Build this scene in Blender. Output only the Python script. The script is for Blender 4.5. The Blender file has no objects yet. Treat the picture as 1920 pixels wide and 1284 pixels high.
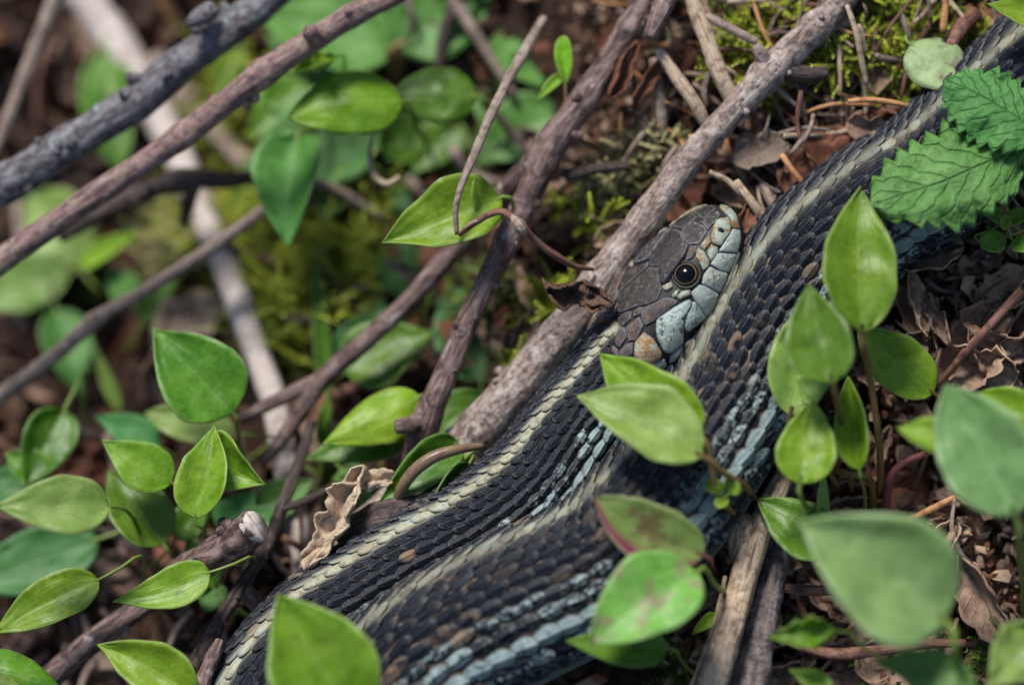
import bpy, math, random
import numpy as np
from mathutils import Vector, Matrix, noise
from mathutils.bvhtree import BVHTree

random.seed(7)
rng = np.random.default_rng(7)
sc = bpy.context.scene
col = sc.collection
R_ = math.radians

# ------------------------------------------------------------------ camera
# The bank is about 14 cm wide in view.  Local frame: u = right, v = up the bank,
# w = out of the bank (cm).  PT() converts a spot on the bank + height to that frame.
CM = 0.01
WIDE = 14.0
LENS = 105.0
DIST = LENS / 36.0 * WIDE
PXC = WIDE / 1920.0
PITCH = R_(55)
AX_U = np.array([1.0, 0, 0])
AX_V = np.array([0, math.sin(PITCH), math.cos(PITCH)])
AX_W = np.array([0, -math.cos(PITCH), math.sin(PITCH)])
FRAME = np.stack([AX_U, AX_V, AX_W])          # rows
ORIGIN = np.array([0, 0, 0.30])


def PT(px, py, h):
    s = (DIST - h) / DIST
    return np.array([(px - 960) * PXC * s, -(py - 642) * PXC * s, h])


def WORLD(l):
    return (np.atleast_2d(l) @ FRAME) * CM + ORIGIN


cam_data = bpy.data.cameras.new('camera')
cam = bpy.data.objects.new('camera', cam_data)
col.objects.link(cam)
cam_data.sensor_width = 36
cam_data.lens = LENS
cam_data.clip_start = 0.01
cam_data.clip_end = 200
m = Matrix.Identity(4)
for i, ax in enumerate((AX_U, AX_V, AX_W)):
    for j in range(3):
        m[j][i] = ax[j]
cp = WORLD([0, 0, DIST])[0]
for j in range(3):
    m[j][3] = cp[j]
cam.matrix_world = m
cam_data.dof.use_dof = True
cam_data.dof.focus_distance = (DIST + 0.15) * CM
cam_data.dof.aperture_fstop = 5.6
cam_data.dof.aperture_blades = 0
sc.camera = cam

# ------------------------------------------------------------------ light
SUN_EL, SUN_AZ = R_(66), R_(-40)       # azimuth from +Y (up the bank), negative = to the left
world = bpy.data.worlds.new('World')
sc.world = world
world.use_nodes = True
wn = world.node_tree
for n in list(wn.nodes):
    wn.nodes.remove(n)
sky = wn.nodes.new('ShaderNodeTexSky')
sky.sky_type = 'NISHITA'
sky.sun_disc = False
sky.sun_elevation = SUN_EL
sky.sun_rotation = SUN_AZ
sky.air_density = 1.0
sky.dust_density = 1.0
bg = wn.nodes.new('ShaderNodeBackground')
bg.inputs['Strength'].default_value = 0.06
wo = wn.nodes.new('ShaderNodeOutputWorld')
wn.links.new(sky.outputs[0], bg.inputs[0])
wn.links.new(bg.outputs[0], wo.inputs[0])
sun_data = bpy.data.lights.new('sun', 'SUN')
sun_data.energy = 2.4
sun_data.angle = R_(16)
sun_data.color = (1.0, 0.965, 0.91)
sun = bpy.data.objects.new('sun', sun_data)
col.objects.link(sun)
d = Vector((math.sin(SUN_AZ) * math.cos(SUN_EL), math.cos(SUN_AZ) * math.cos(SUN_EL), math.sin(SUN_EL)))
sun.rotation_euler = d.to_track_quat('Z', 'Y').to_euler()
sc.view_settings.view_transform = 'Standard'
sc.view_settings.look = 'None'
sc.view_settings.gamma = 1
sc.view_settings.exposure = 1.17
sc.cycles.max_bounces = 8
sc.cycles.caustics_reflective = False
sc.cycles.caustics_refractive = False

# ------------------------------------------------------------------ mesh helpers
ORG = {}


def tag(o, label=None, cat=None, group=None, kind=None):
    if label: o['label'] = label
    if cat: o['category'] = cat
    if group: o['group'] = group
    if kind: o['kind'] = kind
    return o


def empty(name, base, label=None, cat=None, group=None):
    o = bpy.data.objects.new(name, None)
    o.empty_display_size = 0.005
    col.objects.link(o)
    w = WORLD(base)[0]
    o.location = w
    ORG[o.name] = w
    tag(o, label, cat, group)
    return o


def mk(name, V, F, mat, parent=None, base=None, uv=None, smooth=True, attrs=None, sharp=None):
    """One mesh object from local-frame cm coordinates."""
    W = WORLD(V)
    if parent is not None:
        org = ORG[parent.name]
    elif base is not None:
        org = WORLD(base)[0]
    else:
        org = W.mean(axis=0)
    me = bpy.data.meshes.new(name)
    X = W - org
    if isinstance(F, np.ndarray):
        k = F.shape[1]
        me.vertices.add(len(X))
        me.vertices.foreach_set('co', X.astype(np.float32).ravel())
        me.loops.add(F.size)
        me.loops.foreach_set('vertex_index', F.astype(np.int32).ravel())
        me.polygons.add(len(F))
        me.polygons.foreach_set('loop_start', np.arange(0, F.size, k, dtype=np.int32))
        me.update(calc_edges=True)
        me.validate()
    else:
        me.from_pydata(X.tolist(), [], F)
    if smooth:
        me.polygons.foreach_set('use_smooth', np.ones(len(me.polygons), dtype=bool))
    if uv is not None:
        layer = me.uv_layers.new(name='UVMap')
        li = np.zeros(len(me.loops), dtype=np.int32)
        me.loops.foreach_get('vertex_index', li)
        layer.data.foreach_set('uv', np.asarray(uv, dtype=np.float32)[li].ravel())
    if attrs:
        for an, arr in attrs.items():
            at = me.attributes.new(an, 'FLOAT_COLOR', 'POINT')
            a4 = np.ones((len(X), 4), dtype=np.float32)
            a4[:, :3] = arr
            at.data.foreach_set('color', a4.ravel())
    me.materials.append(mat)
    o = bpy.data.objects.new(name, me)
    col.objects.link(o)
    if parent is not None:
        o.parent = parent
    else:
        o.location = org
    ORG[o.name] = org
    return o


def grid_faces(nu, nv, wrap_u=False):
    """vertex index = j*nu+i ; i along u."""
    ii = np.arange(nu if wrap_u else nu - 1)
    jj = np.arange(nv - 1)
    I, J = np.meshgrid(ii, jj)
    I2 = (I + 1) % nu
    return np.stack([J * nu + I, J * nu + I2, (J + 1) * nu + I2, (J + 1) * nu + I], -1).reshape(-1, 4)


def catmull(P, n):
    """P (k,c) -> (n,c), roughly even spacing."""
    P = np.asarray(P, float)
    if len(P) == 2:
        t = np.linspace(0, 1, n)[:, None]
        return P[0] * (1 - t) + P[1] * t
    Q = np.vstack([2 * P[0] - P[1], P, 2 * P[-1] - P[-2]])
    out = []
    for i in range(1, len(Q) - 2):
        t = np.linspace(0, 1, 24, endpoint=False)[:, None]
        a, b, c, e = Q[i - 1], Q[i], Q[i + 1], Q[i + 2]
        out.append(0.5 * (2 * b + (c - a) * t + (2 * a - 5 * b + 4 * c - e) * t ** 2 + (3 * b - a - 3 * c + e) * t ** 3))
    out.append(P[-1:])
    S = np.vstack(out)
    dl = np.r_[0, np.cumsum(np.linalg.norm(np.diff(S[:, :3], axis=0), axis=1))]
    q = np.linspace(0, dl[-1], n)
    return np.stack([np.interp(q, dl, S[:, k]) for k in range(S.shape[1])], 1)


def unit(v):
    return v / np.maximum(np.linalg.norm(v, axis=-1, keepdims=True), 1e-9)


def frames(C):
    T = unit(np.gradient(C, axis=0))
    N = np.zeros_like(C)
    ref = np.array([0, 0, 1.0])
    if abs(T[0] @ ref) > 0.9: ref = np.array([0.0, 1, 0])
    n = ref
    for i in range(len(C)):
        n = unit(n - T[i] * (n @ T[i]))
        N[i] = n
    return T, N, np.cross(T, N)


def nz(p, s, seed=0.0):
    return noise.noise(Vector((p[0] * s + seed, p[1] * s + seed * 1.7, p[2] * s - seed)))


def tube(name, pts, mat, parent=None, segs=14, rough=0.06, nscale=2.0, step=0.12, knots=(), wave=0.0, cap=True, ridges=0, seed=None, raw=False):
    """pts: (px,py,h,half width px). Swept uneven stick, ends closed with a broken face."""
    seed = random.uniform(0, 50) if seed is None else seed
    Q = np.array([list(PT(p[0], p[1], p[2])) + [p[3] * PXC] for p in pts])
    ln = np.linalg.norm(np.diff(Q[:, :3], axis=0), axis=1).sum()
    n = int(min(260, max(8, ln / step)))
    S = catmull(Q, n)
    C, R = S[:, :3].copy(), S[:, 3].copy()
    dl = np.r_[0, np.cumsum(np.linalg.norm(np.diff(C, axis=0), axis=1))]
    if wave:
        for i in range(n):
            k = math.sin(math.pi * i / (n - 1)) ** 0.5
            C[i, 0] += wave * k * nz(C[i], 0.9, seed)
            C[i, 1] += wave * k * nz(C[i], 0.9, seed + 9)
            C[i, 2] += wave * k * nz(C[i], 0.9, seed + 19)
    for (f, amp, wd) in knots:
        R = R * (1 + amp * np.exp(-((dl / dl[-1] - f) / wd) ** 2))
    T, N, B = frames(C)
    th = np.linspace(0, 2 * math.pi, segs, endpoint=False)
    V = np.zeros((n, segs, 3))
    for i in range(n):
        dirs = np.cos(th)[:, None] * N[i] + np.sin(th)[:, None] * B[i]
        V[i] = C[i] + dirs * R[i]
        if rough:
            for k in range(segs):
                q = V[i, k]
                s = 1 + rough * (nz(q, nscale, seed) + 0.6 * nz(q, nscale * 3.1, seed + 3))
                if ridges: s += ridges * 0.5 * math.sin(th[k] * 7 + 2 * nz(q, 1, seed))
                V[i, k] = C[i] + dirs[k] * R[i] * s
    uv = np.zeros((n, segs, 2))
    uv[:, :, 0] = np.abs(th / math.pi - 1)[None]      # mirrored, so no seam
    uv[:, :, 1] = dl[:, None]
    Vv = V.reshape(-1, 3)
    F = [tuple(f) for f in grid_faces(segs, n, True)]
    uvl = uv.reshape(-1, 2)
    if cap:
        for e, i in ((0, 0), (1, n - 1)):
            c = C[i] + (T[i] if e else -T[i]) * R[i] * random.uniform(0.0, 0.5)
            Vv = np.vstack([Vv, c])
            uvl = np.vstack([uvl, [[0.5, dl[i]]]])
            ci = len(Vv) - 1
            for k in range(segs):
                a, b = i * segs + k, i * segs + (k + 1) % segs
                F.append((a, b, ci) if e else (b, a, ci))
    return mk(name, Vv, F, mat, parent, base=None if parent else C[np.argmin(WORLD(C)[:, 2])], uv=uvl)


# ------------------------------------------------------------------ node helpers
class NT:
    def __init__(self, name):
        self.m = bpy.data.materials.new(name)
        self.m.use_nodes = True
        self.t = self.m.node_tree
        for n in list(self.t.nodes): self.t.nodes.remove(n)
        self.out = self.n('ShaderNodeOutputMaterial')

    def n(self, ty, **kw):
        x = self.t.nodes.new(ty)
        for k, v in kw.items():
            if k in x.inputs: x.inputs[k].default_value = v
            else: setattr(x, k, v)
        return x

    def l(self, a, b):
        self.t.links.new(a, b)

    def coord(self, kind='Object', scale=(100, 100, 100)):
        tc = self.n('ShaderNodeTexCoord')
        mp = self.n('ShaderNodeMapping')
        mp.inputs['Scale'].default_value = scale
        self.l(tc.outputs[kind], mp.inputs[0])
        return mp.outputs[0]

    def noise(self, vec, scale, detail=4, rough=0.55, dist=0.0):
        x = self.n('ShaderNodeTexNoise')
        x.inputs['Scale'].default_value = scale
        x.inputs['Detail'].default_value = detail
        x.inputs['Roughness'].default_value = rough
        x.inputs['Distortion'].default_value = dist
        self.l(vec, x.inputs['Vector'])
        return x.outputs['Fac']

    def ramp(self, fac, stops, interp='LINEAR'):
        x = self.n('ShaderNodeValToRGB')
        x.color_ramp.interpolation = interp
        el = x.color_ramp.elements
        while len(el) < len(stops): el.new(0.5)
        for e, (p, c) in zip(el, stops):
            e.position = p
            e.color = (c, c, c, 1) if isinstance(c, (int, float)) else (*c, 1)
        self.l(fac, x.inputs[0])
        return x.outputs[0]

    def math(self, op, a, b=None, c=None):
        x = self.n('ShaderNodeMath', operation=op)
        for i, v in enumerate((a, b, c)):
            if v is None: continue
            if isinstance(v, (int, float)): x.inputs[i].default_value = v
            else: self.l(v, x.inputs[i])
        return x.outputs[0]

    def mix(self, fac, a, b, mode='MIX'):
        x = self.n('ShaderNodeMix', data_type='RGBA', blend_type=mode)
        for i, v in ((0, fac), (6, a), (7, b)):
            if isinstance(v, (int, float)): x.inputs[i].default_value = v
            elif isinstance(v, tuple): x.inputs[i].default_value = (*v, 1)
            else: self.l(v, x.inputs[i])
        return x.outputs[2]

    def bump(self, h, strength=0.3, dist=0.0005, prev=None):
        x = self.n('ShaderNodeBump')
        x.inputs['Strength'].default_value = strength
        x.inputs['Distance'].default_value = dist
        self.l(h, x.inputs['Height'])
        if prev is not None: self.l(prev, x.inputs['Normal'])
        return x.outputs[0]

    def bsdf(self, color, rough=0.6, spec=0.4, normal=None, coat=0.0):
        b = self.n('ShaderNodeBsdfPrincipled')
        if isinstance(color, tuple): b.inputs['Base Color'].default_value = (*color, 1)
        else: self.l(color, b.inputs['Base Color'])
        if isinstance(rough, (int, float)): b.inputs['Roughness'].default_value = rough
        else: self.l(rough, b.inputs['Roughness'])
        b.inputs['Specular IOR Level'].default_value = spec
        b.inputs['Coat Weight'].default_value = coat
        b.inputs['Coat Roughness'].default_value = 0.08
        if normal is not None: self.l(normal, b.inputs['Normal'])
        return b.outputs[0]

    def done(self, sh):
        self.l(sh, self.out.inputs[0])
        return self.m


def bark(name, dark, mid, light, speck=None, speck_amt=0.62, streak=6.0, bump=0.5, rough=0.75, rings=0.0, fine=9):
    t = NT(name)
    uv = t.coord('UV', (streak, 1.0, 1))
    ob = t.coord()
    n1 = t.noise(uv, 2.2, 6, 0.65, 0.6)
    n2 = t.noise(ob, fine, 5, 0.6)
    c = t.ramp(n1, [(0.34, dark), (0.49, mid), (0.66, light)])
    c = t.mix(t.ramp(n2, [(0.36, 0.75), (0.52, 0.0)]), c, dark)
    if speck is not None:
        n3 = t.noise(ob, 3.5, 7, 0.72)
        c = t.mix(t.ramp(n3, [(speck_amt - 0.06, 0.0), (speck_amt + 0.04, 0.85)]), c, speck)
    h = t.math('ADD', n1, t.math('MULTIPLY', n2, 0.5))
    if rings:
        uv2 = t.coord('UV', (0.25, 1, 1))
        w = t.noise(uv2, rings, 3, 0.6)
        h = t.math('ADD', h, t.math('MULTIPLY', w, 0.9))
        c = t.mix(t.ramp(w, [(0.36, 0.75), (0.5, 0.0)]), c, dark)
    return t.done(t.bsdf(c, rough, 0.35, t.bump(h, bump, 0.0008)))


def leafmat(name, c1, c2, vein, trans=0.35, rough=0.4, spot=None, pinnate=False, spec=0.34, purple=None, veins=0.5):
    t = NT(name)
    ob = t.coord()
    tc = t.n('ShaderNodeTexCoord')
    sep = t.n('ShaderNodeSeparateXYZ')
    t.l(tc.outputs['UV'], sep.inputs[0])
    u, v = sep.outputs[0], sep.outputs[1]
    au = t.math('ABSOLUTE', u)
    n1 = t.noise(ob, 1.6, 4, 0.6)
    n2 = t.noise(ob, 14, 3, 0.6)
    c = t.mix(t.ramp(n1, [(0.38, 0.0), (0.62, 1.0)]), c1, c2)
    c = t.mix(t.math('MULTIPLY', t.ramp(n2, [(0.35, 0.0), (0.7, 1.0)]), 0.3), c, vein)
    n6 = t.noise(ob, 4.5, 5, 0.65)
    c = t.mix(t.ramp(n6, [(0.34, 0.5), (0.5, 0.0)]), c, tuple(x * 0.55 for x in c1))
    n7 = t.noise(ob, 26, 2, 0.5)
    c = t.mix(t.ramp(n7, [(0.70, 0.0), (0.74, 0.8)]), c, (0.10, 0.075, 0.03))
    mid = t.ramp(au, [(0.0, 1.0), (0.035, 0.0)])
    if pinnate:
        q = t.math('SUBTRACT', v, t.math('MULTIPLY', au, 0.30))
        s = t.math('PINGPONG', t.math('MULTIPLY', q, 7.5), 0.5)
    else:
        s = t.math('PINGPONG', t.math('MULTIPLY', au, 3.2), 0.5)
    side = t.ramp(s, [(0.0, 1.0), (0.09, 0.0)])
    vm = t.math('MAXIMUM', mid, t.math('MULTIPLY', side, veins))
    c = t.mix(t.math('MULTIPLY', vm, 0.42 if pinnate else 0.14), c, vein)
    c = t.mix(t.math('MULTIPLY', mid, 0.35), c, vein if not pinnate else (0.10, 0.22, 0.08))
    if spot is not None:
        n4 = t.noise(ob, 2.6, 5, 0.65)
        c = t.mix(t.ramp(n4, [(0.52, 0.0), (0.62, 0.75)]), c, spot)
    if purple is not None:
        e = t.ramp(t.math('ADD', u, t.math('MULTIPLY', n1, 0.5)), [(0.55, 0.0), (1.0, 1.0)])
        c = t.mix(e, c, purple)
    oi = t.n('ShaderNodeObjectInfo')
    hs = t.n('ShaderNodeHueSaturation')
    t.l(t.math('MULTIPLY_ADD', oi.outputs['Random'], 0.026, 0.482), hs.inputs['Hue'])
    t.l(t.math('MULTIPLY_ADD', t.math('FRACT', t.math('MULTIPLY', oi.outputs['Random'], 7.31)), 0.38, 0.84), hs.inputs['Value'])
    hs.inputs['Saturation'].default_value = 1.06
    t.l(c, hs.inputs['Color'])
    c = hs.outputs[0]
    rim = t.ramp(au, [(0.93, 0.0), (1.0, 0.7)])
    c = t.mix(rim, c, vein)
    h = t.math('SUBTRACT', t.math('MULTIPLY', n2, 0.35), t.math('MULTIPLY', vm, 1.0 if pinnate else 0.22))
    if pinnate:
        n5 = t.noise(ob, 9, 3, 0.5)
        h = t.math('ADD', h, t.math('MULTIPLY', n5, 1.2))
    nb = t.bump(h, 0.35 if not pinnate else 0.7, 0.0006)
    b = t.bsdf(c, rough, spec, nb)
    tr = t.n('ShaderNodeBsdfTranslucent')
    t.l(t.mix(1.0, c, (1.0, 1.0, 0.45), 'MULTIPLY'), tr.inputs[0])
    t.l(nb, tr.inputs['Normal'])
    mx = t.n('ShaderNodeMixShader')
    mx.inputs[0].default_value = trans
    t.l(b, mx.inputs[1]); t.l(tr.outputs[0], mx.inputs[2])
    return t.done(mx.outputs[0])


def deadmat(name, c1, c2, vein, rough=0.8, spec=0.2):
    t = NT(name)
    ob = t.coord()
    tc = t.n('ShaderNodeTexCoord')
    sep = t.n('ShaderNodeSeparateXYZ')
    t.l(tc.outputs['UV'], sep.inputs[0])
    au = t.math('ABSOLUTE', sep.outputs[0])
    n1 = t.noise(ob, 1.8, 6, 0.65)
    n2 = t.noise(ob, 11, 4, 0.6)
    c = t.mix(t.ramp(n1, [(0.3, 0.0), (0.7, 1.0)]), c1, c2)
    c = t.mix(t.ramp(n2, [(0.3, 0.5), (0.55, 0.0)]), c, tuple(x * 0.35 for x in c1))
    q = t.math('SUBTRACT', sep.outputs[1], t.math('MULTIPLY', au, 0.28))
    s = t.math('PINGPONG', t.math('MULTIPLY', q, 8), 0.5)
    vm = t.math('MAXIMUM', t.ramp(au, [(0, 1.0), (0.04, 0.0)]), t.math('MULTIPLY', t.ramp(s, [(0, 1.0), (0.08, 0)]), 0.5))
    c = t.mix(t.math('MULTIPLY', vm, 0.5), c, vein)
    h = t.math('ADD', t.math('MULTIPLY', n2, 0.6), t.math('MULTIPLY', vm, 0.6))
    b = t.bsdf(c, rough, spec, t.bump(h, 0.6, 0.0006))
    tr = t.n('ShaderNodeBsdfTranslucent')
    t.l(c, tr.inputs[0])
    mx = t.n('ShaderNodeMixShader')
    mx.inputs[0].default_value = 0.12
    t.l(b, mx.inputs[1]); t.l(tr.outputs[0], mx.inputs[2])
    return t.done(mx.outputs[0])


def plain(name, c1, c2, scale=4, rough=0.6, spec=0.35, bump=0.3, coat=0.0):
    t = NT(name)
    ob = t.coord()
    n1 = t.noise(ob, scale, 5, 0.6)
    c = t.mix(t.ramp(n1, [(0.3, 0.0), (0.7, 1.0)]), c1, c2)
    return t.done(t.bsdf(c, rough, spec, t.bump(n1, bump, 0.0006), coat))


M = {}
# sticks
M['grey'] = bark('bark_grey', (0.03, 0.026, 0.032), (0.13, 0.115, 0.125), (0.30, 0.28, 0.30), (0.30, 0.38, 0.38), 0.62, 3, 0.9, 0.55)
M['pink'] = bark('bark_pink', (0.06, 0.032, 0.032), (0.21, 0.125, 0.115), (0.33, 0.23, 0.20), (0.30, 0.23, 0.17), 0.6, 4, 0.6, 0.6)
M['white'] = bark('bark_bleached', (0.24, 0.185, 0.155), (0.48, 0.41, 0.37), (0.66, 0.60, 0.57), None, 0.6, 8, 0.4, 0.6)
M['tan'] = bark('bark_tan', (0.10, 0.07, 0.052), (0.29, 0.215, 0.17), (0.43, 0.345, 0.29), None, 0.6, 6, 0.5, 0.65)
M['brown'] = bark('bark_brown', (0.028, 0.015, 0.013), (0.145, 0.085, 0.072), (0.32, 0.24, 0.22), (0.46, 0.40, 0.38), 0.64, 3, 0.8, 0.42, 0.0, 4)
M['dark'] = bark('bark_dark', (0.014, 0.009, 0.008), (0.065, 0.042, 0.036), (0.15, 0.11, 0.10), (0.24, 0.19, 0.17), 0.68, 4, 0.8, 0.6)
M['speck'] = bark('bark_speckled', (0.055, 0.038, 0.032), (0.30, 0.22, 0.185), (0.42, 0.345, 0.305), (0.50, 0.43, 0.38), 0.57, 3.0, 1.0, 0.75, 0.0, 12)
M['straw'] = bark('straw', (0.15, 0.09, 0.055), (0.47, 0.35, 0.24), (0.68, 0.56, 0.43), None, 0.6, 10, 0.5, 0.6)
M['ringed'] = bark('bark_ringed', (0.05, 0.038, 0.036), (0.18, 0.14, 0.13), (0.32, 0.26, 0.25), None, 0.6, 2, 0.8, 0.6, 5.0)
M['orange'] = bark('needle_orange', (0.22, 0.09, 0.03), (0.42, 0.20, 0.08), (0.55, 0.33, 0.17), None, 0.6, 8, 0.3, 0.5)
M['rust'] = bark('stem_rust', (0.05, 0.02, 0.015), (0.17, 0.075, 0.05), (0.28, 0.15, 0.11), None, 0.6, 5, 0.5, 0.55)
# leaves
M['bright'] = leafmat('leaf_bright', (0.115, 0.26, 0.014), (0.195, 0.345, 0.03), (0.33, 0.44, 0.13), 0.36, 0.40)
M['mid'] = leafmat('leaf_mid', (0.055, 0.16, 0.009), (0.105, 0.235, 0.022), (0.23, 0.35, 0.12), 0.34, 0.38)
M['pale'] = leafmat('leaf_pale', (0.17, 0.30, 0.055), (0.25, 0.385, 0.10), (0.36, 0.46, 0.18), 0.34, 0.42)
M['teal'] = leafmat('leaf_teal', (0.075, 0.21, 0.04), (0.12, 0.285, 0.065), (0.20, 0.35, 0.13), 0.3, 0.5)
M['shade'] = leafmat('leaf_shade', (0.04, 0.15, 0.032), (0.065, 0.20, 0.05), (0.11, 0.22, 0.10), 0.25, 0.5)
M['lime'] = leafmat('leaf_lime', (0.17, 0.38, 0.02), (0.25, 0.46, 0.035), (0.40, 0.54, 0.16), 0.42, 0.45)
M['soft'] = leafmat('leaf_soft', (0.17, 0.335, 0.10), (0.25, 0.42, 0.16), (0.40, 0.52, 0.27), 0.36, 0.4)
M['spotted'] = leafmat('leaf_spotted', (0.20, 0.30, 0.13), (0.28, 0.38, 0.18), (0.36, 0.42, 0.25), 0.28, 0.55, spot=(0.10, 0.05, 0.05))
M['blotch'] = leafmat('leaf_blotch', (0.13, 0.32, 0.045), (0.19, 0.39, 0.08), (0.33, 0.46, 0.2), 0.33, 0.42, spot=(0.24, 0.15, 0.12))
M['purple'] = leafmat('leaf_purple', (0.16, 0.24, 0.05), (0.22, 0.30, 0.09), (0.30, 0.34, 0.16), 0.28, 0.5, spot=(0.13, 0.07, 0.04), purple=(0.20, 0.05, 0.08))
M['bramble'] = leafmat('leaf_bramble', (0.075, 0.20, 0.05), (0.115, 0.26, 0.08), (0.045, 0.13, 0.035), 0.22, 0.6, pinnate=True, spec=0.3, veins=0.9)
M['stem_green'] = plain('stem_green', (0.11, 0.18, 0.03), (0.18, 0.24, 0.05), 3, 0.45)
M['stem_brown'] = plain('stem_olive', (0.12, 0.08, 0.025), (0.20, 0.13, 0.05), 3, 0.45)
M['stem_red'] = plain('stem_red', (0.16, 0.045, 0.045), (0.26, 0.09, 0.08), 3, 0.4)
M['stem_purple'] = plain('stem_purple', (0.13, 0.06, 0.06), (0.20, 0.16, 0.07), 6, 0.35)
# litter
M['dead1'] = deadmat('dead_brown', (0.23, 0.14, 0.095), (0.43, 0.295, 0.215), (0.52, 0.39, 0.30))
M['dead2'] = deadmat('dead_red', (0.13, 0.05, 0.03), (0.23, 0.10, 0.062), (0.30, 0.16, 0.11))
M['dead3'] = deadmat('dead_tan', (0.34, 0.22, 0.14), (0.50, 0.36, 0.25), (0.58, 0.45, 0.33))
M['dead4'] = deadmat('dead_grey', (0.13, 0.09, 0.07), (0.25, 0.185, 0.145), (0.34, 0.27, 0.22))
M['dead5'] = deadmat('dead_pale', (0.46, 0.33, 0.22), (0.60, 0.48, 0.36), (0.66, 0.56, 0.44))
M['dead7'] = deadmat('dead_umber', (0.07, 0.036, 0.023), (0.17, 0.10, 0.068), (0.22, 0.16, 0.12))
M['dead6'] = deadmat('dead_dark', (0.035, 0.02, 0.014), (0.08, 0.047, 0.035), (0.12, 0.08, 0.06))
M['moss'] = plain('moss_yellow', (0.20, 0.24, 0.012), (0.38, 0.42, 0.04), 2.5, 0.6)
M['moss_dark'] = plain('moss_green', (0.06, 0.11, 0.012), (0.15, 0.22, 0.03), 2.5, 0.6)
M['moss_pale'] = plain('moss_straw', (0.26, 0.24, 0.10), (0.38, 0.36, 0.17), 3, 0.7)

t = NT('soil')
ob = t.coord()
n1 = t.noise(ob, 1.2, 8, 0.7)
n2 = t.noise(ob, 12, 5, 0.65)
c = t.ramp(n1, [(0.3, (0.018, 0.011, 0.008)), (0.52, (0.060, 0.034, 0.023)), (0.75, (0.13, 0.078, 0.052))])
M['soil'] = t.done(t.bsdf(c, 0.9, 0.15, t.bump(t.math('ADD', n1, n2), 0.9, 0.002)))

# snake skin
t = NT('snake_scales')
ob = t.coord()
ak = t.n('ShaderNodeAttribute', attribute_name='kind')
sk = t.n('ShaderNodeSeparateColor'); t.l(ak.outputs['Color'], sk.inputs[0])
ar = t.n('ShaderNodeAttribute', attribute_name='rel')
sr = t.n('ShaderNodeSeparateColor'); t.l(ar.outputs['Color'], sr.inputs[0])
geo = t.n('ShaderNodeNewGeometry')
mp = t.n('ShaderNodeMapping'); mp.inputs['Scale'].default_value = (100, 100, 100)
t.l(geo.outputs['Position'], mp.inputs[0])
gp = mp.outputs[0]
na = t.noise(gp, 5, 5, 0.6)
nb_ = t.noise(gp, 24, 4, 0.7)
nd = t.noise(gp, 55, 3, 0.65)
blk = t.ramp(na, [(0.3, (0.0025, 0.004, 0.008)), (0.7, (0.006, 0.010, 0.019))])
blue = t.ramp(na, [(0.3, (0.14, 0.205, 0.21)), (0.7, (0.31, 0.385, 0.37))])
marb = t.math('ADD', t.math('MULTIPLY', t.noise(gp, 11, 6, 0.75), 1.0), t.math('MULTIPLY', sk.outputs[1], 0.34))
bm = t.math('MULTIPLY', t.ramp(marb, [(0.62, 0.0), (0.70, 1.0)]), t.ramp(sk.outputs[1], [(0.1, 0.0), (0.25, 1.0)]))
bm = t.math('MULTIPLY', bm, t.ramp(sr.outputs[1], [(0.72, 1.0), (0.96, 0.0)]))
c = t.mix(bm, blk, blue)
cream = t.ramp(na, [(0.36, (0.18, 0.165, 0.115)), (0.5, (0.38, 0.36, 0.25)), (0.64, (0.33, 0.375, 0.31))])
c = t.mix(t.math('MULTIPLY', sk.outputs[0], t.ramp(nb_, [(0.22, 0.25), (0.45, 0.95)])), c, cream)
tn = t.math('MULTIPLY', sk.outputs[2], t.ramp(na, [(0.45, 0.0), (0.60, 0.85)]))
c = t.mix(tn, c, (0.20, 0.135, 0.085))
# dusty rims and keel
rimw = t.math('MAXIMUM', t.ramp(sr.outputs[1], [(0.70, 0.0), (0.95, 1.0)]), t.ramp(sr.outputs[1], [(0.0, 0.8), (0.10, 0.0)]))
rimw = t.math('MAXIMUM', rimw, t.ramp(sr.outputs[0], [(0.78, 0.0), (0.95, 1.0)]))
dust = t.math('MULTIPLY', t.ramp(nd, [(0.47, 0.0), (0.56, 1.0)]), t.math('ADD', t.math('MULTIPLY', rimw, 0.6), 0.02))
c = t.mix(dust, c, (0.22, 0.21, 0.20))
rg = t.ramp(nb_, [(0.3, 0.26), (0.7, 0.42)])
M['scale'] = t.done(t.bsdf(c, rg, 0.16, t.bump(t.math('ADD', nd, nb_), 0.35, 0.0002)))

t = NT('snake_skin')
ak = t.n('ShaderNodeAttribute', attribute_name='kind')
sk = t.n('ShaderNodeSeparateColor'); t.l(ak.outputs['Color'], sk.inputs[0])
ob = t.coord()
n1 = t.noise(ob, 5, 5, 0.65)
c = t.mix(t.math('MULTIPLY', t.ramp(n1, [(0.42, 0.0), (0.58, 1.0)]), sk.outputs[2]), (0.006, 0.007, 0.010), (0.20, 0.13, 0.085))
c = t.mix(sk.outputs[0], c, (0.40, 0.36, 0.24))
c = t.mix(sk.outputs[1], c, (0.10, 0.14, 0.135))
M['skin'] = t.done(t.bsdf(c, 0.7, 0.3, t.bump(n1, 0.3, 0.0004)))


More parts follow.
